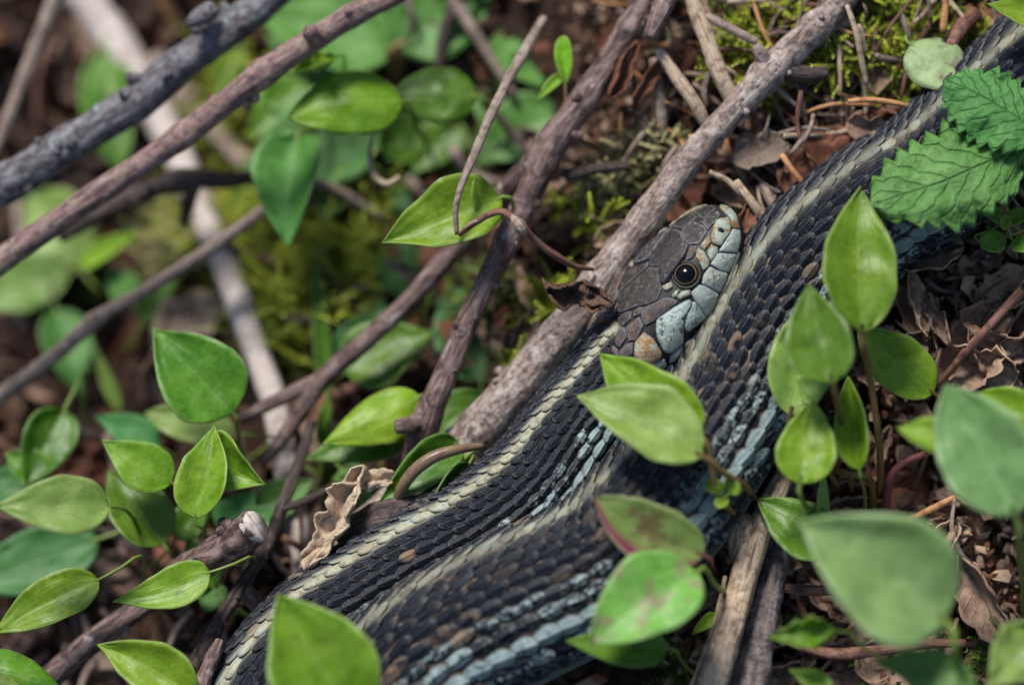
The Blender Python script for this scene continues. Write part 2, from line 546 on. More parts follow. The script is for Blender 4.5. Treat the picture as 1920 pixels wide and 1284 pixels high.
def platemat(name, base, var, edge, patch=None, patch2=None, pthr=0.58, rough=0.4, spec=0.45, streak=True, fleck=None):
    t = NT(name)
    geo = t.n('ShaderNodeNewGeometry')
    mp = t.n('ShaderNodeMapping'); mp.inputs['Scale'].default_value = (100, 100, 100)
    t.l(geo.outputs['Position'], mp.inputs[0])
    gp = mp.outputs[0]
    ar = t.n('ShaderNodeAttribute', attribute_name='rel')
    sr = t.n('ShaderNodeSeparateColor'); t.l(ar.outputs['Color'], sr.inputs[0])
    n1 = t.noise(gp, 5, 5, 0.65)
    n2 = t.noise(gp, 16, 5, 0.7)
    n3 = t.noise(gp, 45, 3, 0.6)
    c = t.mix(t.ramp(n1, [(0.35, 0.0), (0.65, 1.0)]), base, var)
    if patch is not None:
        c = t.mix(t.ramp(t.noise(gp, 6.5, 5, 0.7, 0.3), [(pthr - 0.06, 0.0), (pthr - 0.01, 0.9)]), c, patch)
    if patch2 is not None:
        c = t.mix(t.ramp(t.noise(gp, 9, 6, 0.75), [(0.575, 0.0), (0.61, 0.95)]), c, patch2)
    if fleck is not None:
        c = t.mix(t.math('MULTIPLY', t.ramp(n2, [(0.53, 0.0), (0.60, 1.0)]), 0.8), c, fleck)
    c = t.mix(t.math('MULTIPLY', t.ramp(sr.outputs[0], [(0.62, 0.0), (0.9, 1.0)]), t.ramp(n2, [(0.35, 0.15), (0.6, 1.0)])), c, edge)
    c = t.mix(t.ramp(n3, [(0.36, 0.6), (0.47, 0.0)]), c, tuple(x * 0.4 for x in base))
    rg = t.ramp(n2, [(0.3, rough - 0.1), (0.7, rough + 0.12)])
    return t.done(t.bsdf(c, rg, spec, t.bump(t.math('ADD', n2, t.math('MULTIPLY', n3, 0.5)), 0.7, 0.0004)))


M['p_top'] = platemat('plate_top', (0.009, 0.008, 0.008), (0.026, 0.020, 0.018), (0.12, 0.11, 0.115), rough=0.33, fleck=(0.05, 0.042, 0.04))
M['p_lav'] = platemat('plate_lavender', (0.014, 0.012, 0.012), (0.055, 0.043, 0.040), (0.21, 0.19, 0.20), rough=0.34, fleck=(0.12, 0.10, 0.10))
M['p_par'] = platemat('plate_parietal', (0.010, 0.010, 0.013), (0.045, 0.032, 0.029), (0.12, 0.11, 0.12), rough=0.4, fleck=(0.13, 0.092, 0.07))
M['p_temp'] = platemat('plate_temporal', (0.035, 0.028, 0.027), (0.12, 0.095, 0.088), (0.14, 0.13, 0.14), patch=(0.16, 0.085, 0.045), rough=0.38)
M['p_lip'] = platemat('plate_labial', (0.33, 0.39, 0.34), (0.48, 0.53, 0.45), (0.30, 0.32, 0.34), patch=(0.26, 0.17, 0.09), pthr=0.665, rough=0.3)
M['p_lipmarb'] = platemat('plate_labial_marbled', (0.33, 0.41, 0.37), (0.48, 0.54, 0.48), (0.22, 0.24, 0.27), patch=(0.30, 0.15, 0.06), pthr=0.67, patch2=(0.018, 0.022, 0.032), rough=0.35)
M['p_olive'] = platemat('plate_olive', (0.26, 0.33, 0.26), (0.38, 0.44, 0.34), (0.14, 0.12, 0.08), patch=(0.30, 0.13, 0.035), pthr=0.57, rough=0.38)
M['p_rust'] = platemat('plate_rust', (0.34, 0.16, 0.05), (0.44, 0.36, 0.26), (0.20, 0.15, 0.12), patch=(0.36, 0.42, 0.36), pthr=0.60, patch2=(0.04, 0.045, 0.05), rough=0.4)

t = NT('eye')
ae = t.n('ShaderNodeAttribute', attribute_name='rel')
M['eye'] = t.done(t.bsdf(ae.outputs['Color'], 0.12, 0.22, None, 0.0))
M['black'] = plain('nostril_black', (0.004, 0.004, 0.004), (0.006, 0.006, 0.006), 3, 0.5, 0.2)

# ------------------------------------------------------------------ ground
CTRL = np.array([
    (1800, 700, -1.15), (1850, 1100, -0.9), (1600, 1000, -1.4), (1350, 1150, -1.3), (1650, 100, -1.7), (1450, 250, -1.7),
    (1300, 100, -1.9), (1200, 300, -2.3), (1130, 450, -2.4), (1000, 650, -2.8), (850, 750, -3.0), (700, 1000, -2.4),
    (550, 1150, -2.2), (300, 1200, -2.8), (100, 1000, -3.8), (400, 900, -3.4), (600, 600, -4.4), (300, 600, -5.4), (50, 600, -6.8),
    (100, 200, -7.2), (400, 150, -6.6), (700, 250, -5.3), (950, 150, -4.3), (1100, 60, -3.2), (600, 400, -4.9), (900, 1200, -2.0),
    (1900, 350, -1.4), (1900, 550, -1.1), (1250, 700, -2.2), (-400, 500, -7.4), (-300, 1200, -4.5), (2300, 600, -1.7), (2200, 1500, -1.6), (1000, 1700, -2.0),
    (300, 1700, -2.6), (300, -500, -6.8), (1000, -500, -4.6), (1800, -500, -2.2), (2500, -300, -2.0), (-1500, 600, -6), (960, -1800, -4), (3600, 600, -2),
    (960, 3000, -2)], float)
CU = (CTRL[:, 0] - 960) * PXC
CV = -(CTRL[:, 1] - 642) * PXC


def G(u, v):
    u = np.asarray(u, float); v = np.asarray(v, float)
    d2 = (u[..., None] - CU) ** 2 + (v[..., None] - CV) ** 2 + 0.5
    w = 1 / d2 ** 1.7
    return (w * CTRL[:, 2]).sum(-1) / w.sum(-1)


def ground_pt(px, py, up=0.0):
    h = -2.0
    for _ in range(6):
        p = PT(px, py, h)
        h = float(G(p[0], p[1]))
    return PT(px, py, h + up)


def ground_h(px, py):
    return ground_pt(px, py)[2]


gn = 240
sg = np.linspace(-1, 1, gn)
gx = 12 * sg + 388 * sg ** 7
gy = 10 * sg + 390 * sg ** 7
U_, V_ = np.meshgrid(gx, gy)
H_ = G(U_, V_)
for j in range(gn):
    for i in range(gn):
        a, b = U_[j, i], V_[j, i]
        if abs(a) < 30 and abs(b) < 30:
            H_[j, i] += 0.28 * nz((a, b, 0), 0.9) + 0.14 * nz((a, b, 3), 2.7) - 0.1
gr = mk('ground', np.stack([U_, V_, H_], -1).reshape(-1, 3), grid_faces(gn, gn), M['soil'], base=[0, 0, -3])
tag(gr, 'dark brown soil of the bank under the litter', 'ground', kind='structure')

# ------------------------------------------------------------------ snake
# (px, py, h, radius px, roll deg of the back towards T x N)
def snake_row(px, py, h, r, phi): return list(PT(px, py, h)) + [r * PXC, phi]


SP = [snake_row(*a) for a in [
    (1205, 630, -0.62, 84, 38), (1163, 697, -0.66, 92, 44), (1109, 792, -0.70, 110, 50), (1019, 920, -0.72, 120, 50), (915, 1004, -0.72, 121, 50),
    (811, 1061, -0.72, 121, 50), (690, 1136, -0.70, 121, 50), (597, 1202, -0.68, 121, 50), (509, 1310, -0.62, 122, 46), (450, 1440, -0.6, 124, 30),
    (470, 1590, -0.7, 126, 5), (600, 1690, -0.8, 130, -5), (750, 1650, -0.8, 134, -20), (800, 1530, -0.5, 138, -30), (730, 1420, -0.1, 142, -50),
    (745, 1310, 0.05, 146, -62), (828, 1228, 0.12, 148, -64), (961, 1152, 0.12, 147, -64), (1135, 1063, 0.06, 143, -63), (1244, 950, -0.05, 138, -60),
    (1300, 870, -0.15, 134, -56), (1370, 752, -0.45, 131, -52), (1437, 620, -0.72, 130, -50), (1482, 552, -0.82, 130, -50), (1545, 478, -0.88, 130, -50),
    (1655, 393, -0.92, 130, -50), (1758, 328, -0.95, 130, -50), (1945, 150, -0.98, 126, -48), (2110, 20, -1.0, 118, -40), (2290, -60, -1.1, 104, -20),
    (2480, 20, -1.2, 84, 0), (2560, 220, -1.25, 60, 0), (2480, 420, -1.3, 38, 0), (2360, 500, -1.4, 20, 0), (2260, 500, -1.5, 5, 0)]]
NS = 900
SS = catmull(np.array(SP), NS)
SC = SS[:, :3]
SR = SS[:, 3]
SPHI = np.radians(SS[:, 4])
ST, SN0, SB0 = None, None, None
ST = unit(np.gradient(SC, axis=0))
up = np.array([0, 0, 1.0])
SN0 = unit(up - ST * (ST @ up)[:, None])
SB0 = np.cross(ST, SN0)
SL = np.r_[0, np.cumsum(np.linalg.norm(np.diff(SC, axis=0), axis=1))]


def snake_surf(s, th, h):
    """s along (cm), th from the spine (rad, + towards the side turned to the viewer), h above skin."""
    f = lambda A: np.stack([np.interp(s, SL, A[:, k]) for k in range(3)], -1)
    C, N, B = f(SC), unit(f(SN0)), unit(f(SB0))
    R = np.interp(s, SL, SR)
    ph = np.interp(s, SL, SPHI)
    a = ph - th
    rr = R * (1 + 0.03 * np.cos(th)) + h
    return C + (np.cos(a) * rr)[..., None] * N + (np.sin(a) * rr)[..., None] * B


snake = empty('garter_snake', PT(1200, 700, -1.5), 'black garter snake with pale yellow back stripe and blue flanks resting among the leaves', 'snake')
# skin tube
ns, nt = 420, 64
s_ = np.linspace(0, SL[-1], ns)
t_ = np.linspace(-math.pi, math.pi, nt, endpoint=False)
TT, S2 = np.meshgrid(t_, s_)
V = snake_surf(S2, TT, -0.012).reshape(-1, 3)
F = [tuple(f) for f in grid_faces(nt, ns, True)]
F.append(tuple(range(nt)))
F.append(tuple(range(nt * (ns - 1), nt * ns))[::-1])
kd = np.zeros((ns * nt, 3))
ta = np.abs(TT).ravel()
kd[:, 0] = np.clip(1.3 - ta / R_(9), 0, 1) * 0.8
kd[:, 1] = np.clip((ta - R_(118)) / R_(8), 0, 1)
s_lo, s_hi = SL[int(NS * 0.40)], SL[int(NS * 0.62)]
kd[:, 2] = np.where((S2.ravel() > s_lo) & (S2.ravel() < s_hi), 0.9, 0.3) * (ta < R_(80))
mk('body', V, F, M['skin'], snake, attrs={'kind': kd})

# scales
A_ = np.array([0.0, 0.14, 0.32, 0.52, 0.70, 0.85, 0.95, 1.0, 1.0])
WD = np.array([0.30, 0.62, 0.90, 1.0, 0.96, 0.78, 0.50, 0.22, 0.20])
LIFT = np.array([-0.014, 0.000, 0.014, 0.027, 0.037, 0.043, 0.043, 0.038, -0.004])
B_ = np.array([-1.0, -0.84, -0.45, -0.1, 0.0, 0.1, 0.45, 0.84, 1.0])
CR = np.array([-0.030, -0.012, 0.000, 0.004, 0.018, 0.004, 0.000, -0.012, -0.030])
na_, nb2 = len(A_), len(B_)
SF = grid_faces(nb2, na_)
ROWS = 10
DTH = R_(9.6)


def row_angle(r):
    k = abs(r)
    a_ = k * 9.6 if k <= 6 else (57.6 + (k - 6) * 11.5 if k <= 7 else 69.1 + (k - 7) * 15.0)
    return R_(math.copysign(a_, r)) if r else 0.0


scales = []
s_c1 = 8.5
s = 0.12
idx = 0
while s < SL[-1] - 0.4:
    R0 = float(np.interp(s, SL, SR))
    pitch = (0.275 if s > 1.4 else 0.19 + 0.06 * s) * R0 / 0.88
    for r in range(-ROWS, ROWS + 1):
        if (r + idx) % 2: continue
        low = abs(r) >= 10
        scales.append((s + random.uniform(-0.02, 0.02), r, R0, pitch, low))
    s += pitch * 0.5
    idx += 1
camL = np.array([0, 0, DIST])
allV, allK, allRel, info = [], [], [], []
for (s, r, R0, pitch, low) in scales:
    wid = (DTH * 0.53 if abs(r) < 7 else (R_(11.5) * 0.57 if abs(r) == 7 else R_(15.0) * 0.57)) * random.uniform(0.94, 1.05)
    ln = pitch * 1.36 * random.uniform(0.95, 1.05)
    k = R0 / 0.88
    yaw = random.uniform(-0.05, 0.05)
    Sg = s - 0.25 * ln + A_[:, None] * ln + 0 * B_[None]
    Tg = row_angle(r) + WD[:, None] * B_[None] * wid + yaw * (A_[:, None] - 0.5)
    lift = LIFT * random.uniform(0.85, 1.25)
    Hg = (lift[:, None] + CR[None] * (WD[:, None]) ** 0.5 * (1.4 if abs(r) >= 7 else 1.0)) * k
    if abs(r) >= 9: Hg = Hg - np.where(np.abs(B_) < 0.2, 0.008, 0)[None] * k
    P = snake_surf(Sg, Tg, Hg).reshape(-1, 3)
    stripe = 1.0 if r == 0 else (0.0 if abs(r) > 1 else 0.0)
    st = np.full((na_, nb2), stripe)
    if abs(r) == 1:
        st = st + np.clip(-np.sign(r) * B_[None] * 1.6 - 0.35, 0, 1) * random.choice((0.9, 1.0, 0.7))
    ar_ = abs(r)
    bl = 0.0
    if s < s_c1: ar_ += 1
    if ar_ == 6: bl = random.choice((0, 0.2, 0.3, 0.4))
    elif ar_ == 7: bl = random.choice((0.2, 0.4, 0.6))
    elif ar_ == 8: bl = random.choice((0.7, 0.85, 1.0))
    elif ar_ == 9: bl = random.choice((0.15, 0.35, 0.55))
    elif ar_ >= 10: bl = random.choice((0.1, 0.2, 0.3))
    lowcoil = s_lo < s < s_hi
    if s > s_hi - 1.0 and float(np.interp(s, SL, SC[:, 0])) < 480 * PXC: st = st * 0.5
    if s > s_lo:
        st = st * (0.68 if lowcoil else (0.8 if ar_ == 0 else 0.5)) * random.uniform(0.55, 1.1)
    tn = 0.0
    if 1 <= ar_ <= 6 and random.random() < (0.10 if lowcoil else 0.02): tn = random.choice((0.6, 1.0))
    if 1 < ar_ <= 5 and lowcoil and random.random() < 0.15: tn = max(tn, 0.25)
    K = np.zeros((na_, nb2, 3))
    K[..., 0] = st
    K[..., 1] = bl
    K[..., 2] = tn
    Rl = np.zeros((na_, nb2, 3))
    Rl[..., 0] = A_[:, None]
    Rl[..., 1] = np.abs(B_)[None]
    Rl[..., 2] = random.random()
    c4 = P.reshape(na_, nb2, 3)[4, 4]
    e1 = P.reshape(na_, nb2, 3)[7, 4] - P.reshape(na_, nb2, 3)[0, 4]
    e2 = P.reshape(na_, nb2, 3)[3, -1] - P.reshape(na_, nb2, 3)[3, 0]
    nrm = unit(np.cross(e1, e2))
    if nrm @ (c4 - np.array([np.interp(s, SL, SC[:, q]) for q in range(3)])) < 0: nrm = -nrm
    vis = nrm @ unit(camL - c4)
    sc_ = DIST / (DIST - c4[2])
    px, py = 960 + c4[0] * sc_ / PXC, 642 - c4[1] * sc_ / PXC
    inside = 0 < px < 1920 and 0 < py < 1284
    hidden = (s < 6.5 and r > 9) or abs(r) > 12
    score = vis * R0 * R0 if (inside and vis > 0.45 and not hidden) else -1
    allV.append(P); allK.append(K.reshape(-1, 3)); allRel.append(Rl.reshape(-1, 3)); info.append(score)
order = np.argsort(-np.array(info))
top = set(int(i) for i in order[:300] if info[i] > 0)
rest = [i for i in range(len(info)) if i not in top]
# orientation: outward faces
def scale_faces(P):
    g = P.reshape(na_, nb2, 3)
    return SF


for i in sorted(top):
    mk('scale', allV[i], SF, M['scale'], snake, attrs={'kind': allK[i], 'rel': allRel[i]})
nv_ = na_ * nb2
FV = np.vstack([allV[i] for i in rest])
FF = np.vstack([SF + k * nv_ for k in range(len(rest))])
o = mk('scales', FV, FF, M['scale'], snake, attrs={'kind': np.vstack([allK[i] for i in rest]), 'rel': np.vstack([allRel[i] for i in rest])})
o['kind'] = 'stuff'

# ------------------------------------------------------------------ snake head
HB = PT(1200, 636, -0.62)
HS = PT(1363, 404, -0.58)
hx = unit(HS - HB)
hl = unit(np.cross(np.array([0, 0, 1.0]), hx))          # left side of the picture plane
hn = np.cross(hx, hl)
hroll = R_(50)
hz = math.cos(hroll) * hn + math.sin(hroll) * hl       # dorsal
hy = np.cross(hz, hx)
HL = np.linalg.norm(HS - HB)
ST_X = np.array([-0.75, -0.35, 0, 0.35, 0.7, 1.0, 1.25, 1.5, 1.72, 1.9, 2.03, 2.12, 2.17, 2.19])
ST_A = np.array([0.60, 0.665, 0.72, 0.75, 0.745, 0.71, 0.66, 0.585, 0.51, 0.43, 0.345, 0.25, 0.13, 0.02])
ST_T = np.array([0.58, 0.58, 0.585, 0.59, 0.585, 0.565, 0.53, 0.475, 0.415, 0.35, 0.275, 0.19, 0.09, 0.01])
ST_D = np.array([0.60, 0.61, 0.62, 0.62, 0.60, 0.57, 0.53, 0.48, 0.43, 0.37, 0.30, 0.21, 0.11, 0.01])
nx, nth = 90, 72
xs = np.interp(np.linspace(0, 1, nx) ** 0.85, np.linspace(0, 1, len(ST_X)), ST_X)
thh = np.linspace(0, 2 * math.pi, nth, endpoint=False)


def smooth_interp(x, X, Y):
    # monotone-ish smooth interpolation: average of shifted linear
    return sum(np.interp(x + o_, X, Y) for o_ in (-0.06, -0.03, 0, 0.03, 0.06)) / 5 if True else 0


ha = np.array([smooth_interp(x, ST_X, ST_A) if x < 2.05 else np.interp(x, ST_X, ST_A) for x in xs])
ht = np.array([smooth_interp(x, ST_X, ST_T) if x < 2.05 else np.interp(x, ST_X, ST_T) for x in xs])
hd = np.array([smooth_interp(x, ST_X, ST_D) if x < 2.05 else np.interp(x, ST_X, ST_D) for x in xs])
HV = np.zeros((nx, nth, 3))
HK = np.zeros((nx, nth, 3))
for i in range(nx):
    c_, s2 = np.cos(thh), np.sin(thh)
    e = 2 / 2.45
    y = ha[i] * np.sign(c_) * np.abs(c_) ** e
    z = np.where(s2 > 0, ht[i], hd[i]) * np.sign(s2) * np.abs(s2) ** e
    # lip groove: lower jaw a little narrower
    y = y * np.where(s2 < -0.6, 0.94, 1.0)
    HV[i] = HB + xs[i] * hx + y[:, None] * hy + z[:, None] * hz
    HK[i, :, 1] = np.where(s2 < -0.62, 1.0, 0.0) * (xs[i] > -0.1)
Fh = [tuple(f) for f in grid_faces(nth, nx, True)]
Fh.append(tuple(range(nth)))
Fh.append(tuple(range(nth * (nx - 1), nth * nx))[::-1])
t = NT('head_skin')
ak = t.n('ShaderNodeAttribute', attribute_name='kind')
sk = t.n('ShaderNodeSeparateColor'); t.l(ak.outputs['Color'], sk.inputs[0])
ob = t.coord()
n1 = t.noise(ob, 9, 5, 0.6)
c = t.mix(n1, (0.008, 0.008, 0.010), (0.020, 0.018, 0.018))
c = t.mix(sk.outputs[1], c, t.ramp(n1, [(0.3, (0.30, 0.29, 0.20)), (0.7, (0.46, 0.47, 0.35))]))
M['headskin'] = t.done(t.bsdf(c, 0.55, 0.35, t.bump(n1, 0.2, 0.0003)))
head = mk('head', HV.reshape(-1, 3), Fh, M['headskin'], snake, attrs={'kind': HK.reshape(-1, 3)})
bvh = BVHTree.FromPolygons([Vector(v) for v in HV.reshape(-1, 3)], [tuple(int(k) for k in f) for f in grid_faces(nth, nx, True)])


def on_head(px, py):
    dr = Vector(PT(px, py, 0) - camL).normalized()
    loc, nr, _, _ = bvh.ray_cast(Vector(camL), dr)
    if loc is None:
        loc, nr, _, _ = bvh.find_nearest(Vector(PT(px, py, -0.6)))
    nr = np.array(nr); loc = np.array(loc)
    ax = HB + hx * ((loc - HB) @ hx)
    if nr @ (loc - ax) < 0: nr = -nr
    return loc, nr


def mirror(V):
    rel = V - HB
    return V - 2 * (rel @ hy)[:, None] * hy


def plate(name, poly, mat, hgt=0.02, mirrored=False, gap=-0.7, dome=0.6):
    P = np.array(poly, float)
    # resample closed outline with slightly rounded corners
    Q = np.vstack([P, P[:1]])
    dl = np.r_[0, np.cumsum(np.linalg.norm(np.diff(Q, axis=0), axis=1))]
    n = 56
    q = np.linspace(0, dl[-1], n, endpoint=False)
    O = np.stack([np.interp(q, dl, Q[:, k]) for k in range(2)], 1)
    for _ in range(1):
        O = 0.5 * O + 0.25 * (np.roll(O, 1, 0) + np.roll(O, -1, 0))
    c = O.mean(0)
    rad = np.linalg.norm(O - c, axis=1).mean()
    ins = lambda d_: max(0.3, 1 - d_ / rad)
    rings = [(1.0, -0.3), (ins(0.25), 0.5), (ins(0.8), 0.85), (ins(1.8), 0.98), (min(0.72, ins(3)), 1.0), (0.4, 1.04), (0.2, 1.06)]
    V, Rl = [], []
    for f, k in rings:
        sh = (1 - gap / max(rad, gap * 2)) * f
        for p in O:
            x, y = c + (p - c) * sh
            loc, nr = on_head(x, y)
            V.append(loc + nr * hgt * (k + (dome * (1 - f))))
            Rl.append((max(0.0, 1 - (1 - f) * rad / 14.0), k, 0))
    loc, nr = on_head(*c)
    V.append(loc + nr * hgt * (1.08 + dome)); Rl.append((0, 1, 0))
    V = np.array(V)
    F = [tuple(int(k) for k in f) for f in grid_faces(n, len(rings), True)]
    ci = len(V) - 1
    b = n * (len(rings) - 1)
    F += [(b + k, b + (k + 1) % n, ci) for k in range(n)]
    mk(name, V, F, mat, head, attrs={'rel': np.array(Rl)})
    if mirrored:
        mk(name, mirror(V), [f[::-1] for f in F], mat, head, attrs={'rel': np.array(Rl)})


kA = 200 / 1284; kC = 170 / 1284
A = lambda *p: [(1200 + x * kA, 370 + y * kA) for x, y in p]
Bq = lambda *p: [(1100 + x * kA, 520 + y * kA) for x, y in p]
Cq = lambda *p: [(1230 + x * kC, 560 + y * kC) for x, y in p]
plate('frontal_plate', A((135, 690), (400, 380), (505, 415), (545, 545), (400, 690), (235, 830), (125, 835)), M['p_top'], 0.022)
plate('brow_plate', A((240, 845), (400, 690), (560, 572), (600, 600), (550, 710), (470, 820), (390, 930), (310, 1045), (275, 1050), (240, 960)), M['p_lav'], 0.080, True)
plate('prefrontal_plate', A((505, 400), (640, 290), (700, 325), (770, 350), (810, 420), (720, 565), (600, 580), (548, 540)), M['p_lav'], 0.026)
plate('prefrontal_plate', A((412, 365), (415, 300), (640, 195), (700, 250), (500, 385)), M['p_top'], 0.022)
plate('internasal_plate', A((705, 315), (780, 280), (930, 175), (965, 220), (900, 310), (815, 405), (765, 335)), M['p_lav'], 0.026)
plate('internasal_plate', A((655, 190), (860, 100), (920, 150), (775, 275), (710, 245)), M['p_top'], 0.022)
plate('brow_plate', A((20, 670), (395, 305), (398, 360), (135, 682)), M['p_top'], 0.022)
plate('rostral_plate', A((960, 95), (1040, 85), (1150, 215), (1197, 390), (1112, 370), (1085, 265), (1010, 190), (960, 140)), M['p_olive'], 0.024)
plate('nasal_plate', A((945, 265), (1060, 250), (1097, 345), (1080, 430), (1015, 510), (965, 590), (870, 560), (850, 480), (880, 380), (905, 300)), M['p_olive'], 0.028, True)
plate('loreal_plate', A((725, 585), (840, 450), (852, 545), (775, 640)), M['p_olive'], 0.022, True)
plate('loreal_plate', A((800, 660), (855, 570), (935, 605), (935, 665), (850, 775)), M['p_olive'], 0.02, True)
plate('preocular_plate', A((690, 612), (765, 645), (832, 765), (825, 830), (762, 885), (720, 800), (670, 720)), M['p_olive'], 0.028, True)
plate('preocular_plate', A((605, 592), (690, 592), (680, 660), (625, 740), (560, 770), (570, 690)), M['p_temp'], 0.03, True)
plate('upper_lip_plate', A((1112, 385), (1197, 400), (1202, 520), (1162, 668), (1010, 655), (950, 650), (1000, 560), (1060, 470)), M['p_lip'], 0.026, True)
plate('upper_lip_plate', A((940, 672), (1147, 685), (1122, 800), (1055, 905), (960, 880), (850, 808), (890, 740)), M['p_lip'], 0.026, True)
plate('upper_lip_plate', A((840, 835), (920, 880), (1045, 915), (1010, 1030), (945, 1145), (860, 1100), (740, 1040), (770, 930)), M['p_lip'], 0.03, True)
plate('upper_lip_plate', [(1296, 549), (1309, 533), (1323, 537.5), (1346, 551), (1340, 572), (1323, 593), (1311, 577), (1302, 563)], M['p_lip'], 0.032, True)
plate('upper_lip_plate', Cq((520, 40), (560, 60), (700, 262), (600, 345), (440, 470), (392, 410), (425, 220), (490, 120)), M['p_lipmarb'], 0.028, True)
plate('upper_lip_plate', Cq((10, 300), (250, 125), (470, 5), (510, 40), (480, 110), (410, 240), (372, 400), (378, 620), (190, 775), (105, 740), (20, 560), (0, 450)), M['p_lipmarb'], 0.036, True)
plate('upper_lip_plate', Bq((580, 790), (690, 660), (800, 735), (900, 900), (895, 955), (800, 1040), (620, 1000), (575, 950)), M['p_rust'], 0.036, True)
plate('lower_lip_plate', Cq((200, 800), (370, 660), (378, 760), (310, 850), (190, 915)), M['p_lip'], 0.024, True)
plate('lower_lip_plate', Cq((400, 640), (560, 520), (500, 680), (420, 840), (385, 860), (395, 720)), M['p_lip'], 0.022, True)
plate('lower_lip_plate', Cq((-40, 920), (110, 850), (150, 935), (90, 1005), (-40, 1000)), M['p_lip'], 0.022, True)
plate('lower_lip_plate', Cq((120, 1015), (220, 935), (385, 880), (250, 1110)), M['p_lip'], 0.02, True)
plate('temporal_plate', Bq((665, 430), (720, 360), (960, 245), (1080, 270), (1092, 312), (960, 412), (820, 525), (710, 582), (665, 480)), M['p_temp'], 0.032, True)
plate('temporal_plate', Bq((485, 600), (640, 480), (692, 585), (600, 760), (515, 765), (490, 690)), M['p_temp'], 0.03, True)
plate('temporal_plate', Bq((350, 725), (400, 612), (470, 612), (490, 725), (400, 850), (352, 800)), M['p_temp'], 0.03, True)
plate('temporal_plate', Bq((560, 430), (640, 360), (715, 368), (655, 445), (570, 478)), M['p_temp'], 0.026, True)
plate('temporal_plate', Bq((385, 505), (470, 425), (550, 412), (542, 500), (440, 592), (390, 580)), M['p_par'], 0.026, True)
plate('temporal_plate', Bq((395, 905), (480, 810), (562, 785), (556, 925), (470, 955), (392, 940)), M['p_temp'], 0.03, True)
plate('temporal_plate', Bq((268, 865), (330, 822), (382, 872), (382, 950), (268, 915)), M['p_temp'], 0.026, True)
M['p_jaw'] = platemat('plate_jaw', (0.36, 0.36, 0.26), (0.46, 0.46, 0.34), (0.30, 0.27, 0.18), rough=0.4)
plate('jaw_plate', [(1382, 470), (1388, 474), (1374, 515), (1360, 548), (1349, 573), (1342, 571), (1352, 547), (1368, 511)], M['p_jaw'], 0.02, True)
plate('jaw_plate', [(1341, 574), (1349, 574), (1331, 602), (1306, 640), (1299, 633), (1322, 598)], M['p_jaw'], 0.02, True)
plate('postocular_plate', A((445, 1205), (490, 1130), (605, 1112), (605, 1175), (485, 1228)), M['p_olive'], 0.022, True)
plate('postocular_plate', A((385, 1175), (430, 1120), (482, 1108), (445, 1195), (400, 1205)), M['p_olive'], 0.022, True)
plate('postocular_plate', A((275, 1072), (380, 1020), (395, 1080), (330, 1135), (282, 1112)), M['p_rust'], 0.03, True)
plate('parietal_plate', [(1219.5, 501.6), (1235, 502.4), (1237.5, 526), (1242, 540), (1232.5, 564.5), (1209, 573), (1199, 573.5), (1162, 588.5), (1151, 566), (1184, 532)], M['p_par'], 0.026)
plate('parietal_plate', [(1196, 480), (1219, 478.5), (1217, 500), (1182, 530.5), (1149, 562), (1145, 550), (1168, 510)], M['p_par'], 0.022)

# eye
def sphere(c, r, axis, n1=28, n2=40, flat=1.0):
    a = unit(axis)
    b = unit(np.cross(a, [0.3, 0.9, 0.1])); d_ = np.cross(a, b)
    V, ang = [], []
    for i in range(n1 + 1):
        p = math.pi * i / n1
        for j in range(n2):
            q = 2 * math.pi * j / n2
            V.append(c + r * (math.cos(p) * flat * a + math.sin(p) * (math.cos(q) * b + math.sin(q) * d_)))
            ang.append(p)
    return np.array(V), grid_faces(n2, n1 + 1, True), np.array(ang)


for side in (0, 1):
    loc, nr = on_head(1287, 515)
    if side:
        loc = mirror(loc[None])[0]; nr = nr - 2 * (nr @ hy) * hy
    look = unit(nr + 0.15 * hz)
    V, F, ang = sphere(loc - nr * (0.15 if side else 0.102), 0.192, look, 60, 48)
    cc = np.zeros((len(V), 3))
    d_ = np.degrees(ang)
    cc[:] = (0.012, 0.008, 0.006)
    cc[d_ < 66] = (0.035, 0.020, 0.010)
    cc[d_ < 50] = (0.30, 0.22, 0.11)
    cc[d_ < 46.5] = (0.002, 0.002, 0.003)
    mk('eye', V, F, M['eye'], head, attrs={'rel': cc})
    # eye ring
    n = 40
    b = unit(np.cross(look, [0.3, 0.9, 0.1])); e_ = np.cross(look, b)
    ring, k2 = [], 10
    for j in range(n):
        q = 2 * math.pi * j / n
        rd = math.cos(q) * b + math.sin(q) * e_
        for k in range(k2):
            w_ = 2 * math.pi * k / k2
            ring.append(loc - nr * (0.06 if side else 0.024) + rd * (0.188 + 0.026 * math.cos(w_)) + look * 0.030 * math.sin(w_))
    idxs = []
    for j in range(n):
        for k in range(k2):
            idxs.append((j * k2 + k, j * k2 + (k + 1) % k2, ((j + 1) % n) * k2 + (k + 1) % k2, ((j + 1) % n) * k2 + k))
    mk('eye_ring', np.array(ring), idxs, M['headskin'], head, attrs={'kind': np.zeros((len(ring), 3))})
    loc, nr = on_head(1351, 434)
    if side:
        loc = mirror(loc[None])[0]; nr = nr - 2 * (nr @ hy) * hy
    V, F, ang = sphere(loc + nr * 0.018, 0.062, nr, 12, 20, 0.5)
    mk('nostril', V, F, M['black'], head)


